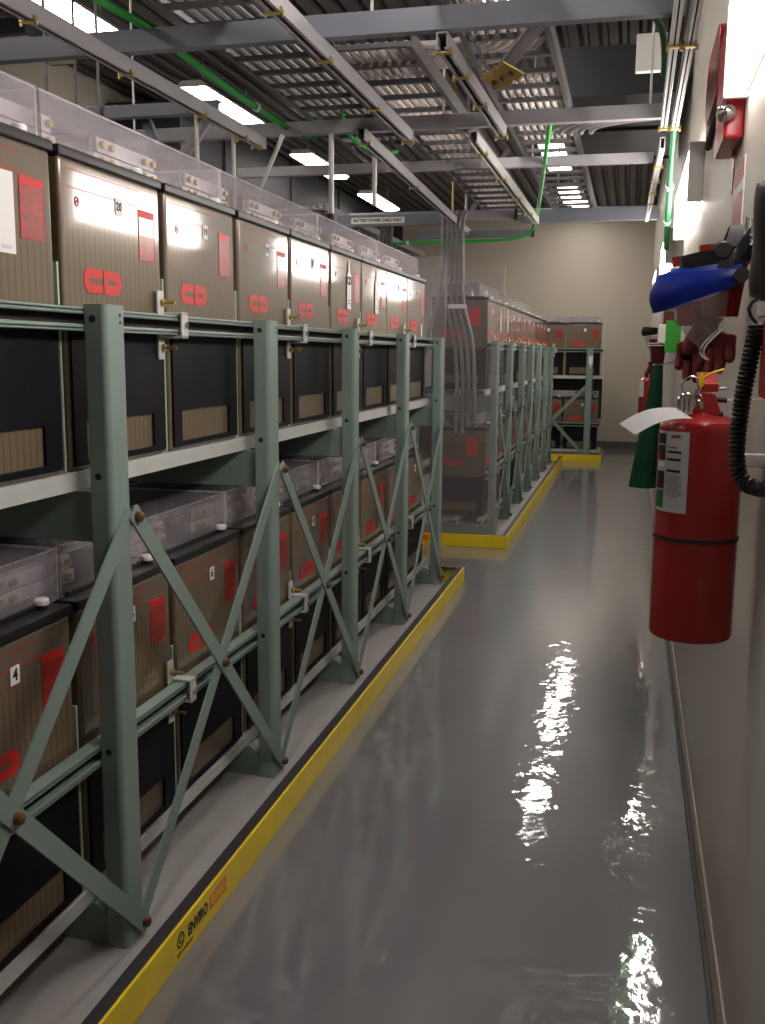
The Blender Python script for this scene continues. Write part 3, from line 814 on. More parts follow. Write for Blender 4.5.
cables('pale cable in the aisle tray, %s from its rack side', 'power_cable', -.70, -.42, 8, 5.02, 6.5, 2.907, .015, 'cable', 'pale cables in the aisle tray', .003)
tray('ladder cable tray between the long channel and the aisle tray', -1.36, -.96, 4.3, 9.9, 2.88, pitch=.28)
cables('pale cable in the tray over the rack front, %s from the rack side', 'power_cable', -1.31, -1.01, 8, 4.4, 9.8, 2.907, .015, 'cable', 'pale cables in the tray over the rack front', .003)
tray('dark ladder cable tray over the middle of the near rack', -1.86, -1.46, 2.6, 6.6, 2.93, pitch=.24)
cables('grey cable in the dark tray over the near rack, %s from the left', 'power_cable', -1.81, -1.51, 7, 2.7, 6.5, 2.957, .016, 'greycable', 'grey cables in the dark tray', .003)
tray('cable tray along the left wall side behind the clear covers', -3.05, -2.60, 1.2, 7.0, 2.64, h=.09)
cables('dark cable in the left tray, %s from the wall', 'power_cable', -2.98, -2.67, 6, 1.3, 6.9, 2.667, .02, 'dcable', 'dark cables in the left tray', .004)
# curved bundle crossing from the near aisle towards the rack
for i in range(8):
    R_ = .14 + .046 * i
    cx, cy = -.88, 4.45
    pts = [(cx + R_, 2.8 + .11 * k, 2.968) for k in range(15)]
    for k in range(1, 17):
        a = (PI / 2) * k / 16
        pts.append((cx + R_ * math.cos(a), cy + R_ * math.sin(a), 2.968))
    pts += [(cx - .1, cy + R_, 2.968), (cx - .45, cy + R_ + .01, 2.968)]
    MB().tube(pts, .018, 10).build('power_cable', 'cable', label='pale cable bending across the aisle tray, %s from the inside of the bend' % ords[i], cat='cable', group='pale cables bending across the aisle tray')
for i in range(5):
    pts = []
    for k in range(13):
        a = PI + (PI / 2) * k / 12
        rr_ = .30 + .05 * i
        pts.append((.06 + rr_ * 1.15 * math.cos(a) , 6.0 + rr_ * math.sin(a) * .9, 2.86))
    MB().tube(pts, .016, 8).build('power_cable', 'greycable', label='grey cable curving towards the right wall, %s from the inside of the bend' % ords[i], cat='cable', group='grey cables curving towards the right wall')
# grey cable drop to the second rack
for i in range(5):
    xx = -1.60 + .042 * i
    lowx = -1.50 + .05 * i
    pts = [(xx, 8.62, 2.80), (xx, 8.50, 2.76), (xx + .005, 8.42, 2.62), (xx + .02, 8.40, 2.3), (xx - .02 + .01 * i, 8.39, 2.05)]
    zend = .93 if i in (1, 2) else 1.02
    pts += [(lowx - .02, 8.40, 1.75), (lowx, 8.41, 1.5), (lowx + .01, 8.41, 1.25), (lowx + .005, 8.42, zend)] if i > 0 else [(xx - .10, 8.40, 1.75), (xx - .15, 8.42, 1.5), (xx - .14, 8.44, 1.3)]
    # smooth path
    q = []
    for a, c in zip(pts, pts[1:]):
        for s in range(4): q.append(Vector(a).lerp(Vector(c), s / 4))
    q.append(Vector(pts[-1]))
    for _ in range(3): q = [q[0]] + [(q[j - 1] + q[j] * 2 + q[j + 1]) / 4 for j in range(1, len(q) - 1)] + [q[-1]]
    MB().tube(q, .0165, 10).build('power_cable', 'greycable', label='thick grey cable dropping from the overhead channel to the second rack, %s from the left' % ords[i], cat='cable', group='thick grey cables dropping to the second rack')
MB().box(-1.53, -1.37, 8.375, 8.382, 1.985, 2.02).build('cable_marker', 'white', label='white marker strip on the dropping grey cables', cat='marker')
for i in range(4):
    xx = -2.30 + .032 * i
    pts = [(xx, 9.3, 2.86), (xx, 9.14, 2.80), (xx, 9.10, 2.65), (xx + .012, 9.10, 2.4), (xx + .03, 9.12, 1.6), (xx + .03, 9.12, .9)]
    MB().tube(pts, .015, 8).build('power_cable', 'dcable', label='dark cable dropping behind the far end of the near rack, %s from the left' % ords[i], cat='cable', group='dark cables dropping behind the near rack')

# green earth wires
def wire(label, pts, r, m, group=None, sm=3, sub=4, ties=()):
    q = []
    for a, c in zip(pts, pts[1:]):
        for s in range(sub): q.append(Vector(a).lerp(Vector(c), s / sub))
    q.append(Vector(pts[-1]))
    for _ in range(sm): q = [q[0]] + [(q[j - 1] + q[j] * 2 + q[j + 1]) / 4 for j in range(1, len(q) - 1)] + [q[-1]]
    t = thing('earth_wire', label, 'green wire', tuple(pts[0]), 0, 'green earth wires')
    MB().tube(q, r, 10).build('sheath', m, parent=t)
    for i in ties:
        p = q[i]; d = (q[min(i + 1, len(q) - 1)] - q[max(i - 1, 0)]).normalized()
        MB().tube([p - d * .012, p + d * .012], r * 1.5, 10).build('wire_clip', 'galv', parent=t, label='pale metal clip')
    return t
wire('bright green earth wire running along the leftmost long channel', [(-1.86, 1.0, 2.80), (-1.86, 2.5, 2.80), (-1.85, 3.3, 2.80), (-1.90, 3.75, 2.86), (-1.86, 4.3, 2.80), (-1.86, 5.0, 2.80), (-1.83, 5.45, 2.78), (-1.76, 5.52, 2.80), (-1.72, 5.42, 2.88)], .015, 'green', ties=(13, 19, 23))
wire('green earth wire hanging in a loop over the aisle and along the far beam', [(-.46, 5.34, 2.83), (-.47, 5.42, 2.79), (-.58, 6.4, 2.76), (-.78, 8.2, 2.755), (-.885, 9.05, 2.72), (-.97, 9.12, 2.65), (-1.10, 9.12, 2.622), (-1.4, 9.12, 2.615), (-1.8, 9.12, 2.61), (-2.3, 9.12, 2.61)], .014, 'green', ties=(30, 34))
wire('dark green earth wire in the corner by the right wall', [(-.10, 4.0, 2.90), (.0, 4.1, 2.90), (.06, 4.25, 2.87), (.075, 4.4, 2.80), (.075, 4.5, 2.76)], .014, 'dgreen')
wire('dark green earth wire running down by the right wall', [(.16, 5.6, 2.80), (.165, 6.0, 2.72), (.17, 6.3, 2.6), (.175, 6.6, 2.42), (.18, 6.75, 2.28)], .017, 'dgreen', ties=(8, 12))
wire('short green earth wire hanging among the cables over the near rack', [(-1.62, 5.5, 2.93), (-1.62, 5.52, 2.85), (-1.58, 5.7, 2.78), (-1.50, 5.9, 2.75), (-1.42, 6.0, 2.80)], .013, 'green')

# duct
r = thing('air_duct', 'dark grey air duct below the ceiling near the right wall', 'duct', (-.15, 7.5, 3.19))
MB().box(-.52, .22, 6.5, 8.6, 3.19, 3.44, bev=.006).build('duct_body', 'duct', parent=r)
for y in (6.5, 7.5, 8.58): MB().box(-.54, .24, y - .012, y + .012, 3.17, 3.46, bev=.003).build('duct_flange', 'duct', parent=r)
r = thing('air_duct', 'long dark duct under the ceiling along the left wall', 'duct', (-4.4, 12.5, 3.2))
MB().box(-4.78, -4.05, 8.6, 17.6, 3.25, 3.85, bev=.006).build('duct_body', 'duct', parent=r)
for y in (9.6, 11.6, 13.6, 15.6): MB().box(-4.79, -4.03, y - .015, y + .015, 3.23, 3.87, bev=.003).build('duct_flange', 'duct', parent=r)
tray('far crosswise-seen cable tray left of the lettered strip', -3.4, -2.9, 9.3, 14.0, 2.95, pitch=.3)
cables('grey cable in the far left tray, %s from the wall', 'power_cable', -3.33, -2.97, 6, 9.4, 13.9, 2.977, .02, 'greycable', 'grey cables in the far left tray', .004)
MB().box(-.05, .10, 5.42, 5.47, 3.02, 3.20, bev=.004).build('junction_box', 'housing', label='small grey junction box below the ceiling by the right wall', cat='box')
r = thing('air_diffuser', 'unlit louvred grille below the ceiling at the upper left', 'grille', (-4.1, 6.55, 3.70))
MB().box(-4.30, -4.02, 6.2, 6.95, 3.70, 3.80, bev=.006).build('frame', 'duct', parent=r)
b = MB()
for k in range(6): b.box(-4.27, -4.05, 6.26 + k * .11, 6.34 + k * .11, 3.690, 3.702, bev=.002)
b.build('louvre', 'strut', parent=r)

# ------------------------------------------------------------------ lamps
def ceiling_light(label, x, y, ln=1.45, w=.25, zb=3.69, grp='suspended fluorescent ceiling lights'):
    t = thing('ceiling_light', label, 'ceiling light', (x, y + ln / 2, zb), 0, grp)
    MB().prism([(x - w / 2 - .01, zb + .025), (x - w / 2 + .04, zb + .075), (x + w / 2 - .04, zb + .075), (x + w / 2 + .01, zb + .025)], 'y', y, y + ln).build('housing', 'housing', parent=t)
    MB().prism([(x - w / 2, zb + .024), (x + w / 2, zb + .024), (x + w / 2 - .02, zb), (x - w / 2 + .02, zb)], 'y', y + .01, y + ln - .01, bev=.004).build('diffuser', 'lamp', parent=t, label='glowing white diffuser')
    for yy in (y + .25, y + ln - .25): MB().cyl((x, yy, zb + .075), (x, yy, CZ), .004, 6).build('hanger', 'white_rod', parent=t)
for i, y in enumerate((-.30, 2.45, 5.15, 7.75, 10.50, 13.22)):
    ceiling_light('fluorescent ceiling light of the left row, %s along the room' % ords[i], -3.55, y)
for i, y in enumerate((2.2, 4.9, 10.55, 13.22)):  # nearest two are unseen, added to brighten the aisle and right wall
    ceiling_light('fluorescent ceiling light of the aisle row, %s along the room' % ords[i], -.90, y)
ceiling_light('added unseen fluorescent light high under the ceiling, brightening the far wall', -.90, 15.7, zb=3.91)  # hidden behind the beams, added only to brighten the far wall
def wall_light(label, y, ln=1.62):
    t = thing('wall_light', label, 'wall lamp', (WX, y + ln / 2, 2.31), 0, 'white lamps along the right wall')
    MB().box(.258, WX, y + .01, y + ln - .01, 2.325, 2.555, bev=.004).build('mounting', 'housing', parent=t)
    MB().box(.216, .2575, y + .021, y + ln - .021, 2.315, 2.565, bev=.012).build('lens', 'lampw', parent=t, label='glowing white lens')
    for yy in (y, y + ln - .02): MB().box(.212, WX, yy, yy + .02, 2.308, 2.572, bev=.004).build('end_cap', 'housing', parent=t)
wall_light('glowing white wall lamp at the top right, nearest the camera', 1.42)
wall_light('second glowing white wall lamp, above the blue face shield', 4.92)
wall_light('third glowing white wall lamp, past the face shield', 8.10)
wall_light('farthest glowing white wall lamp by the far end of the aisle', 11.5)
# conduit, wire
MB().tube([(.262, 3.62, 2.50), (.265, 3.9, 2.50), (.268, 4.3, 2.49), (.268, 4.5, 2.46)], .013, 8).build('conduit', 'duct', label='flat grey conduit leading from the red alarm along the wall', cat='conduit')

# ------------------------------------------------------------------ alarm on the right wall
t = thing('fire_alarm', 'red fire alarm horn with silver strobe dome on the right wall', 'fire alarm', (WX, 3.75, 2.36))
MB().prism(rr(4.12, 2.64, .66, .25, .12), 'x', .245, WX, bev=.006).build('back_plate', 'strobe', parent=t)
MB().box(.222, WX, 3.10, 3.42, 2.215, 2.56, bev=.012).build('alarm_body', 'strobe', parent=t)
b = MB().lathe([(.028, 0), (.028, .012), (.024, .026), (.013, .036), (0, .039)], seg=20, mtx=Matrix.Translation((.229, 3.10, 2.285)) @ Matrix.Rotation(PI / 2, 4, 'X'))
b.build('strobe_dome', 'chrome', parent=t, label='shiny silver dome')
MB().prism([(3.30, 2.27), (3.42, 2.27), (3.36, 2.10)], 'x', WX - .003, WX).build('pennant_label', 'strobe', label='narrow red pointed label on the wall below the alarm', cat='label')

# ------------------------------------------------------------------ sign, hooks
t = thing('wall_sign', 'small red and white sign on the right wall above the hooks', 'sign', (WX, 3.12, 2.0))
MB().box(WX - .004, WX, 2.98, 3.26, 1.95, 2.15, bev=.001).build('sign_board', 'white', parent=t)
b = MB().box(WX - .0052, WX - .004, 2.99, 3.25, 1.955, 2.06).box(WX - .0052, WX - .004, 2.99, 3.25, 2.095, 2.145)
b.build('red_print', 'boxred', parent=t, smooth=False)
def hook(lab, y, z):
    t = thing('wall_hook', lab, 'hook', (WX, y, z - .10), 0, 'silver hooks above the face shield')
    MB().box(WX - .006, WX, y - .011, y + .011, z - .10, z, bev=.002).build('hook_plate', 'chrome', parent=t)
    MB().tube([(WX - .003, y, z - .08), (WX - .02, y, z - .095), (WX - .034, y, z - .088), (WX - .038, y, z - .066), (WX - .037, y, z - .05)], .005, 8).build('hook_prong', 'chrome', parent=t)
hook('silver wall hook nearest the black handset', 2.47, 1.965)
hook('middle silver wall hook of the three', 2.58, 1.955)
hook('silver wall hook under the red sign, farthest of the three', 2.70, 1.945)

# ------------------------------------------------------------------ face shield
SY = 2.52
def ell(a, ax, by, cx=.232, cy=SY): return (cx - ax * math.sin(a), cy - by * math.cos(a))
t = thing('face_shield', 'blue face shield with clear visor hanging from the wall hooks', 'face shield', (.15, SY, 1.60))
def tip(p, ang=math.radians(-5)):
    dx, dz = p[0] - .232, p[2] - 1.783
    return (.232 + dx * math.cos(ang) - dz * math.sin(ang), p[1], 1.783 + dx * math.sin(-ang) * 1.0 + dz * math.cos(ang))
def crown(u, v):
    a = PI * u; s = math.sin(a)
    hgt = .028 + .062 * s ** .8
    bul = .012 * math.sin(PI * v) * (0.3 + s)
    x, y = ell(a, .182 + bul, .098 + bul)
    ztop = 1.796 + .012 * s
    return (x, y, ztop - hgt * v)
MB().grid(lambda u, v: tip(crown(u, v)), 36, 8, .004).build('crown', 'blue', parent=t, label='glossy blue crown')
def brow(u, v):
    a = PI * u
    x, y = ell(a, .178 - .05 * v, .095 - .02 * v)
    return (x, y, 1.797 + .012 * math.sin(a) + .014 * v)
MB().grid(lambda u, v: tip(brow(u, v)), 36, 3, .003).build('brow_guard', 'blue', parent=t)
def visor(u, v):
    a = PI * (.04 + .92 * u); s = math.sin(a)
    x, y = ell(a, .172 - .135 * v * s, .094 - .012 * v)
    zt = 1.758 - .02 * s
    zb = 1.700 - .105 * s ** .55
    return (x, y, zt + (zb - zt) * v)
MB().grid(lambda u, v: tip(visor(u, v)), 36, 10, .0015).build('visor', 'visor', parent=t, label='scuffed clear plastic visor')
rim = [tip(visor(i / 36, 1.0)) for i in range(37)]
MB().tube(rim, .0022, 6).build('visor_rim', 'clearedge', parent=t)
for yy in (SY - .103, SY + .103):
    MB().cyl((.232, yy - .014, 1.783), (.232, yy + .014, 1.783), .017, 16).build('knob', 'black', parent=t)
def band(a0, a1, tilt, ax, by, z, hh, th):
    def f(u, v):
        a = a0 + (a1 - a0) * u
        x = .185 - ax * math.sin(a); y = SY - by * math.cos(a)
        return (x, y, z + tilt * math.sin(a) + hh * (v - .5))
    return f
MB().grid(band(PI * 0, 2 * PI, -.012, .085, .086, 1.828, .034, 0), 40, 2, .004).build('headband', 'black', parent=t)
def over(u, v):
    a = PI * u
    return (.195 - .016 + .034 * v + .03 * math.sin(a), SY - .088 * math.cos(a), 1.80 + .105 * math.sin(a))
MB().grid(over, 28, 2, .004).build('top_strap', 'darkgrey', parent=t)
def rear(u, v):
    a = PI * u
    return (.22 + .036 * math.sin(a), SY - .090 * math.cos(a), 1.83 + .05 * math.sin(a) + .04 * (v - .5))
MB().grid(rear, 28, 2, .004).build('rear_strap', 'darkgrey', parent=t)
MB().lathe([(.022, 0), (.022, .012), (.017, .016), (0, .016)], seg=14, mtx=Matrix.Translation((.19, SY - .075, 1.84)) @ Matrix.Rotation(PI / 2, 4, 'X')).build('ratchet', 'black', parent=t)

# ------------------------------------------------------------------ gloves
def skin_mesh(verts, edges, radii, sub=2):
    me = bpy.data.meshes.new('s'); me.from_pydata(verts, edges, [])
    o = bpy.data.objects.new('s', me); COL.objects.link(o)
    mod = o.modifiers.new('s', 'SKIN'); mod.use_smooth_shade = True
    for i, sv in enumerate(me.skin_vertices[0].data):
        sv.radius = radii[i]; sv.use_root = (i == 0)
    sd = o.modifiers.new('u', 'SUBSURF'); sd.levels = sub; sd.render_levels = sub
    bpy.context.view_layer.update()
    r = bpy.data.meshes.new_from_object(o.evaluated_get(bpy.context.evaluated_depsgraph_get()))
    bpy.data.objects.remove(o); bpy.data.meshes.remove(me)
    return r
def glove(label, x, y, ztop, flip, lean, rz=1.1, cm='gloveb'):
    t = thing('rubber_glove', label, 'glove', (x, y, ztop), rz, 'maroon rubber gloves')
    V = [(0, 0, -.17), (0, 0, -.215)]; R = [(.036, .046), (.038, .052)]; E = [(0, 1)]
    f = -1 if flip else 1
    tips = [(-.036, -.305, .0155), (-.012, -.325, .0160), (.013, -.318, .0158), (.036, -.290, .0145)]
    for q, (dy, zz, r_) in enumerate(tips):
        dy *= f
        n = len(V)
        V += [(0, dy * .92, -.245), (-.004, dy * 1.05, (-.245 + zz) / 2 - .008), (-.012, dy * 1.1, zz)]
        R += [(r_ * 1.1, r_ * 1.1), (r_, r_), (r_ * .75, r_ * .75)]
        E += [(1, n), (n, n + 1), (n + 1, n + 2)]
    n = len(V)
    V += [(-.008, -.045 * f, -.205), (-.018, -.066 * f, -.240), (-.022, -.070 * f, -.272)]; R += [(.021, .021), (.018, .018), (.014, .014)]
    E += [(0, n), (n, n + 1), (n + 1, n + 2)]
    me = skin_mesh(V, E, R)
    b = MB(); tb = bmesh.new(); tb.from_mesh(me); b._merge(tb); bpy.data.meshes.remove(me)
    b.bm.transform(Matrix.Rotation(lean, 4, 'X'))
    b.build('hand', 'glove', parent=t, local=True)
    def cuff(u, v):
        a = 2 * PI * u
        k = 1 + .03 * math.sin(5 * a + v * 4)
        return (.032 * (1 + .25 * v) * k * math.cos(a), (.046 + .018 * v) * k * math.sin(a), -.175 + .175 * v)
    b = MB().grid(cuff, 28, 8, .002); b.bm.transform(Matrix.Rotation(lean, 4, 'X'))
    b.build('cuff', cm, parent=t, local=True, label='gauntlet cuff')
    b = MB()
    for zz in (-.045, -.030):
        b.tube([(.042 * math.cos(2 * PI * k / 24) * 1.0, .066 * math.sin(2 * PI * k / 24), zz) for k in range(24)], .0035, 6, closed=True)
    b.bm.transform(Matrix.Rotation(lean, 4, 'X'))
    b.build('cuff_stripe', 'white', parent=t, local=True, label='white cuff stripes')
glove('maroon rubber glove hanging behind the clear visor, nearer the aisle', .150, 2.72, 1.855, False, -.03)
glove('maroon rubber glove hanging behind the clear visor, against the wall', .212, 2.66, 1.875, True, .02)

# ------------------------------------------------------------------ near fire extinguisher
def extinguisher(label, x, y, z0, r, h, detail=True):
    t = thing('fire_extinguisher', label, 'fire extinguisher', (x, y, z0), 0, 'red fire extinguishers')
    prof = [(0, .004), (r * .86, .0), (r * .96, .001), (r * .99, .004), (r, .010), (r, h - .016), (r * .985, h - .006), (r * .93, h + .002), (r * .6, h + .014), (r * .32, h + .020), (r * .28, h + .030), (0, h + .030)]
    MB().lathe(prof, (x, y, z0), 56).build('cylinder', 'extred', parent=t)
    zb = z0 + h * .475
    MB().lathe([(r, zb - .0035), (r + .002, zb - .0035), (r + .002, zb + .0035), (r, zb + .0035)], (x, y, 0), 56).build('strap', 'black', parent=t)
    def patch(a0, a1, za, zc, off=.0012):
        def f(u, v):
            a = math.radians(-90 + a0 + (a1 - a0) * u)
            return (x + (r + off) * math.cos(a), y + (r + off) * math.sin(a), za + (zc - za) * v)
        return f
    A0, A1 = (-75, -18)
    za, zc = z0 + h * .60, z0 + h * .965
    b = MB().grid(patch(A0, A1, za, zc), 16, 2)
    lb = b.build('label_sheet', 'lblgrey', parent=t, label='grey instruction label')
    if detail:
        H = zc - za
        b = MB()
        for c0, c1, mi in ((.84, .97, 0), (.64, .82, 0), (.635, .70, 1), (.55, .62, 3), (.28, .50, 0), (.04, .26, 2)):
            b.m(mi).grid(patch(A0 + 1.5, A0 + 20, za + H * c0, za + H * c1, .0020), 6, 1)
        b.m(0)
        for c0, th, e in ((.80, .010, .6), (.74, .022, .8), (.735, .022, .8), (.64, .03, .78), (.50, .03, .8)):
            b.grid(patch(A0 + 24, A0 + 24 + (A1 - A0 - 28) * e, za + H * c0, za + H * (c0 + th), .0020), 8, 1)
        for k in range(9):
            b.grid(patch(A0 + 24, A0 + 24 + (A1 - A0 - 28) * (.9 - .2 * (k % 3 == 2)), za + H * (.44 - .030 * k), za + H * (.446 - .030 * k), .0020), 8, 1)
        b.m(1).grid(patch(A0 + 30, A0 + 38, za + H * .92, za + H * .96, .0020), 4, 1)
        b.m(2).grid(patch(A0 + 38, A0 + 45, za + H * .93, za + H * .96, .0020), 4, 1)
        o = b.build('label_print', ['ink', 'red', 'dgreen', 'white'], parent=lb, local=False)
        o.data.transform(Matrix.Translation((-x, -y, -z0)))
    zt = z0 + h + .030
    b = MB().lathe([(r * .24, 0), (r * .24, .018), (r * .20, .022), (r * .20, .040), (0, .040)], (x, y, zt - .002), 20)
    b.build('valve', 'chrome', parent=t)
    if detail:
        # two levers towards the wall side, gauge, ring pin, seal
        b = MB().prism([(y - .016, zt + .010), (y + .03, zt + .012), (y + .085, zt - .012), (y + .090, zt - .004), (y + .035, zt + .024), (y - .016, zt + .028)], 'x', x - .012, x + .016, bev=.002)
        b.build('carry_handle', 'handlered', parent=t)
        b = MB().prism([(y - .020, zt + .034), (y + .025, zt + .040), (y + .085, zt + .060), (y + .092, zt + .068), (y + .075, zt + .074), (y + .02, zt + .060), (y - .020, zt + .052)], 'x', x - .012, x + .028, bev=.002)
        b.build('squeeze_lever', 'handlered', parent=t)
        b = MB().prism([(x + .006, zt - .010), (x + .036, zt - .012), (x + .022, zt + .030), (x - .006, zt + .034)], 'y', y - .026, y - .020, bev=.001)
        b.build('lever_bracket', 'handlered', parent=t)
        mt = Matrix.Translation((x - .034, y - .022, zt + .012)) @ Matrix.Rotation(PI / 2, 4, 'X')
        b = MB().lathe([(.0, 0), (.020, 0), (.021, .012), (.019, .015), (0, .013)], seg=20, mtx=mt)
        b.cyl((x - .034, y - .022, zt + .012), (x, y, zt + .010), .008, 10)
        g = b.build('pressure_gauge', 'chrome', parent=t)
        b = MB()
        for k in range(3): b.cyl((x - .044 + .009 * k, y - .039, zt - .004 - .006), (x - .044 + .009 * k, y - .039, zt + .020), .004, 8)
        b.build('spring_clip', 'chrome', parent=t)
        ring = [(x - .026 + .019 * math.cos(2 * PI * k / 24), y - .018 + .004 * math.sin(2 * PI * k / 24), zt + .047 + .019 * math.sin(2 * PI * k / 24)) for k in range(24)]
        b = MB().tube(ring, .0026, 8, closed=True); b.cyl((x - .008, y - .016, zt + .044), (x + .045, y - .016, zt + .042), .003, 8)
        b.build('pull_pin', 'chrome', parent=t)
        b = MB().tube([(x - .006, y - .022, zt + .046), (x - .008, y - .024, zt + .058), (x - .006, y - .022, zt + .075)], [.005, .006, .003], 8)
        b.tube([(x - .006, y - .022, zt + .060), (x + .006, y - .024, zt + .070), (x + .020, y - .022, zt + .076), (x + .036, y - .018, zt + .081)], .0028, 8)
        b.build('tamper_seal', 'yseal', parent=t, label='yellow plastic tamper seal')
        b = MB().cyl((x + .012, y - .018, zt + .020), (x + .046, y - .018, zt + .018), .0055, 8); b.cyl((x + .012, y - .018, zt - .010), (x + .040, y - .018, zt - .010), .0055, 8)
        b.m(1).tube([(x + .044, y - .018, zt + .018), (x + .09, y - .018, zt + .020), (x + .128, y - .01, zt + .023)], .0015, 6)
        b.build('nozzle_stub', ['black', 'white'], parent=t)
        def tg(u, v):
            return (x - .040 - .112 * u + .034 * (v - .5), y - .058 - .036 * (v - .5), zt - .008 - .036 * u + .012 * math.sin(PI * u) - .020 * (v - .5))
        b = MB().grid(tg, 12, 3, .0008)
        b.build('inspection_tag', 'paper', parent=t, label='white paper inspection tag sticking out')
    # bracket to the wall
    MB().box(x + r - .002, WX, y + .0, y + .03, z0 + h * .80, z0 + h * .86, bev=.003).build('wall_bracket', 'housing', parent=t)
extinguisher('large red fire extinguisher hanging on the right wall with white paper tag', .149, 2.18, 1.003, .0865, .460)
extinguisher('small far red fire extinguisher on the right wall beyond the green apron', .135, 9.2, 1.02, .062, .37, detail=False)

# ------------------------------------------------------------------ handset with coiled cord
t = thing('wall_phone', 'red box of a wall telephone at the right edge, below the black handset', 'telephone', (.245, 1.68, 1.53))
MB().box(.212, WX, 1.50, 1.81, 1.53, 1.665, bev=.008).build('phone_box', 'boxred', parent=t)
MB().box(.200, WX, 1.60, 1.79, 1.665, 1.689, bev=.004).build('cradle', 'housing', parent=t)
b = MB()
def hs(u, v):
    z = 1.690 + .19 * u
    w = .034 - .010 * math.sin(PI * u) ** 2 + (.0 if u < .9 else -.02 * (u - .9) * 10)
    dth = .024 + .008 * math.cos(2 * PI * u)
    if u < .001 or u > .999: w *= .55; dth *= .55
    a = 2 * PI * v
    bow = .018 * math.sin(PI * u)
    return (.214 - bow + dth * math.cos(a), 1.725 + w * math.sin(a), z)
b.grid(hs, 24, 24)
b.build('handset', 'black', label='black telephone handset at the right edge of the picture', cat='handset')
# coil cord
cp = [Vector(p) for p in ((.203, 1.80, 1.655), (.196, 1.80, 1.60), (.188, 1.80, 1.54), (.184, 1.80, 1.48), (.183, 1.80, 1.435), (.188, 1.80, 1.402), (.200, 1.795, 1.382), (.220, 1.775, 1.378), (.236, 1.73, 1.385), (.244, 1.66, 1.42), (.246, 1.62, 1.50))]
q = []
for a, c in zip(cp, cp[1:]):
    for s in range(40): q.append(a.lerp(c, s / 40))
for _ in range(60): q = [q[0]] + [(q[j - 1] + q[j] * 2 + q[j + 1]) / 4 for j in range(1, len(q) - 1)] + [q[-1]]
coil = []; ph = 0; R0 = .0115
for j in range(len(q) - 1):
    d = (q[j + 1] - q[j]); L_ = d.length; d.normalize()
    u = Vector((0, 1, 0)) - d * d.y; u.normalize(); w = d.cross(u)
    for s in range(4):
        p = q[j].lerp(q[j + 1], s / 4); ph += L_ / 4 / .0078 * 2 * PI
        coil.append(p + (u * math.cos(ph) + w * math.sin(ph)) * R0)
t = thing('coiled_cord', 'black coiled cord hanging in a loop below the handset', 'cord', tuple(cp[5]))
b = MB().tube(coil, .0036, 6)
b.build('coil', 'black', parent=t)
MB().tube([(.206, 1.735, 1.70), (.190, 1.77, 1.69), (.187, 1.79, 1.68), (.192, 1.80, 1.668), (.203, 1.80, 1.655)], .003, 8).build('cord_lead', 'darkgrey', parent=t)

# ------------------------------------------------------------------ far things on the right wall
t = thing('face_shield', 'dark face shield hanging on the right wall above the green apron', 'face shield', (.14, 7.7, 1.62))
def cr2(u, v):
    a = PI * u; s = math.sin(a)
    return (.235 - (.165 + .012 * math.sin(PI * v)) * s, 7.7 - .10 * math.cos(a), 1.80 + .015 * s - .07 * v * (.4 + .6 * s))
MB().grid(cr2, 24, 4, .004).build('crown', 'black', parent=t)
def vs2(u, v):
    a = PI * u; s = math.sin(a)
    return (.235 - (.155 - .06 * v) * s, 7.7 - .095 * math.cos(a), 1.755 - .012 * s - .14 * v * s ** .5)
MB().grid(vs2, 24, 6, .0015).build('visor', 'visor', parent=t)
MB().grid(lambda u, v: (.21 + .02 * math.sin(PI * u), 7.7 - .085 * math.cos(PI * u), 1.81 + .06 * math.sin(PI * u) + .03 * v), 18, 1, .004).build('headband', 'darkgrey', parent=t)
glove('far maroon glove hanging above the green apron', .175, 7.35, 1.72, True, 0.0, cm='glove')
MB().box(.21, WX, 7.50, 7.62, 1.83, 1.92, bev=.006).build('call_point', 'boxred', label='small red box on the wall above the far face shield', cat='box')
r = thing('wall_sign', 'bright green sign sticking out from the right wall behind the blue shield', 'sign', (.25, 5.9, 1.62))
MB().box(.178, .262, 5.90, 5.906, 1.62, 1.80, bev=.001).build('sign_board', 'greensign', parent=r)
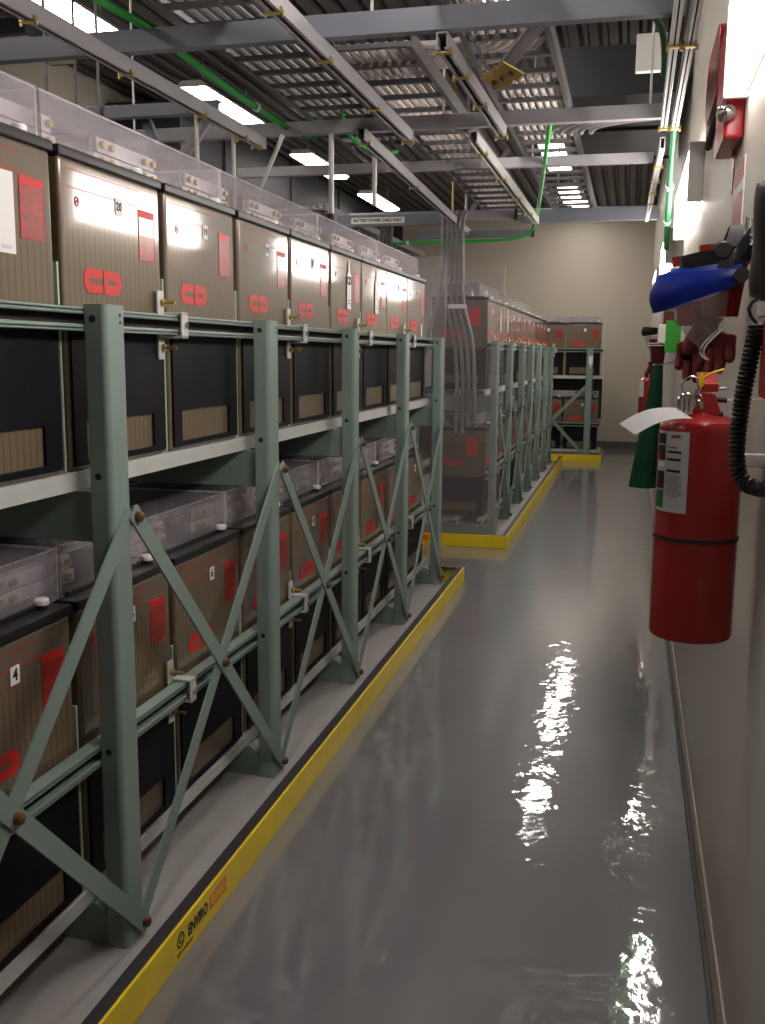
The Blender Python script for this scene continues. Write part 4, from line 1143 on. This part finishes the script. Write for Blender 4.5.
MB().box(.262, WX, 5.896, 5.91, 1.64, 1.78, bev=.001).build('bracket', 'housing', parent=r)
MB().box(.155, WX, 6.6, 6.75, 1.68, 1.80, bev=.008).build('dispenser_box', 'cap', label='small white box on the right wall beside the green sign', cat='box')
# hanging green apron: a folded cone of cloth
def apron(u, v):
    a = 2 * PI * u
    R1 = .030 + .066 * v ** .9
    fold = 1 + .10 * math.sin(4 * a + 1.0) * (.3 + .7 * v)
    cx = .178 - .058 * v
    return (cx + R1 * fold * math.cos(a), 7.05 + R1 * .9 * fold * math.sin(a), 1.54 - .84 * v)
b = MB().grid(apron, 40, 24, .004)
b.build('hanging_apron', 'sheet', label='dark green cloth apron hanging rolled up on the right wall', cat='apron')
rod('small peg on the right wall holding the green apron', (.15, 7.05, 1.535), (WX, 7.05, 1.56), .008, 'chrome', cat='peg', name='wall_peg')

# ------------------------------------------------------------------ camera, world, view
cam = bpy.data.cameras.new('camera'); co = bpy.data.objects.new('camera', cam); COL.objects.link(co)
# orthonormal basis: right, up, forward
CAMR = [[0.97007, 0.2427, 0.0079], [-0.04601, 0.15175, 0.98735], [-0.23843, 0.95816, -0.15837]]
rgt, up, fwd = Vector(CAMR[0]), Vector(CAMR[1]), Vector(CAMR[2])
m = Matrix(((rgt.x, up.x, -fwd.x, 0), (rgt.y, up.y, -fwd.y, 0), (rgt.z, up.z, -fwd.z, 1.6), (0, 0, 0, 1)))
co.matrix_world = m
cam.sensor_width = 36; cam.lens = 985 / 1024 * 36; cam.clip_start = .02
SC.camera = co
w = bpy.data.worlds.new('world'); SC.world = w; w.use_nodes = True
w.node_tree.nodes['Background'].inputs[0].default_value = (.02, .02, .02, 1)
SC.view_settings.view_transform = 'Standard'; SC.view_settings.look = 'None'
SC.view_settings.gamma = 1.0; SC.view_settings.use_curve_mapping = False
SC.view_settings.exposure = 0.4
SC.cycles.transparent_max_bounces = 24
SC.cycles.max_bounces = 8
SC.cycles.use_denoising = True
SC.cycles.sample_clamp_indirect = 6.0
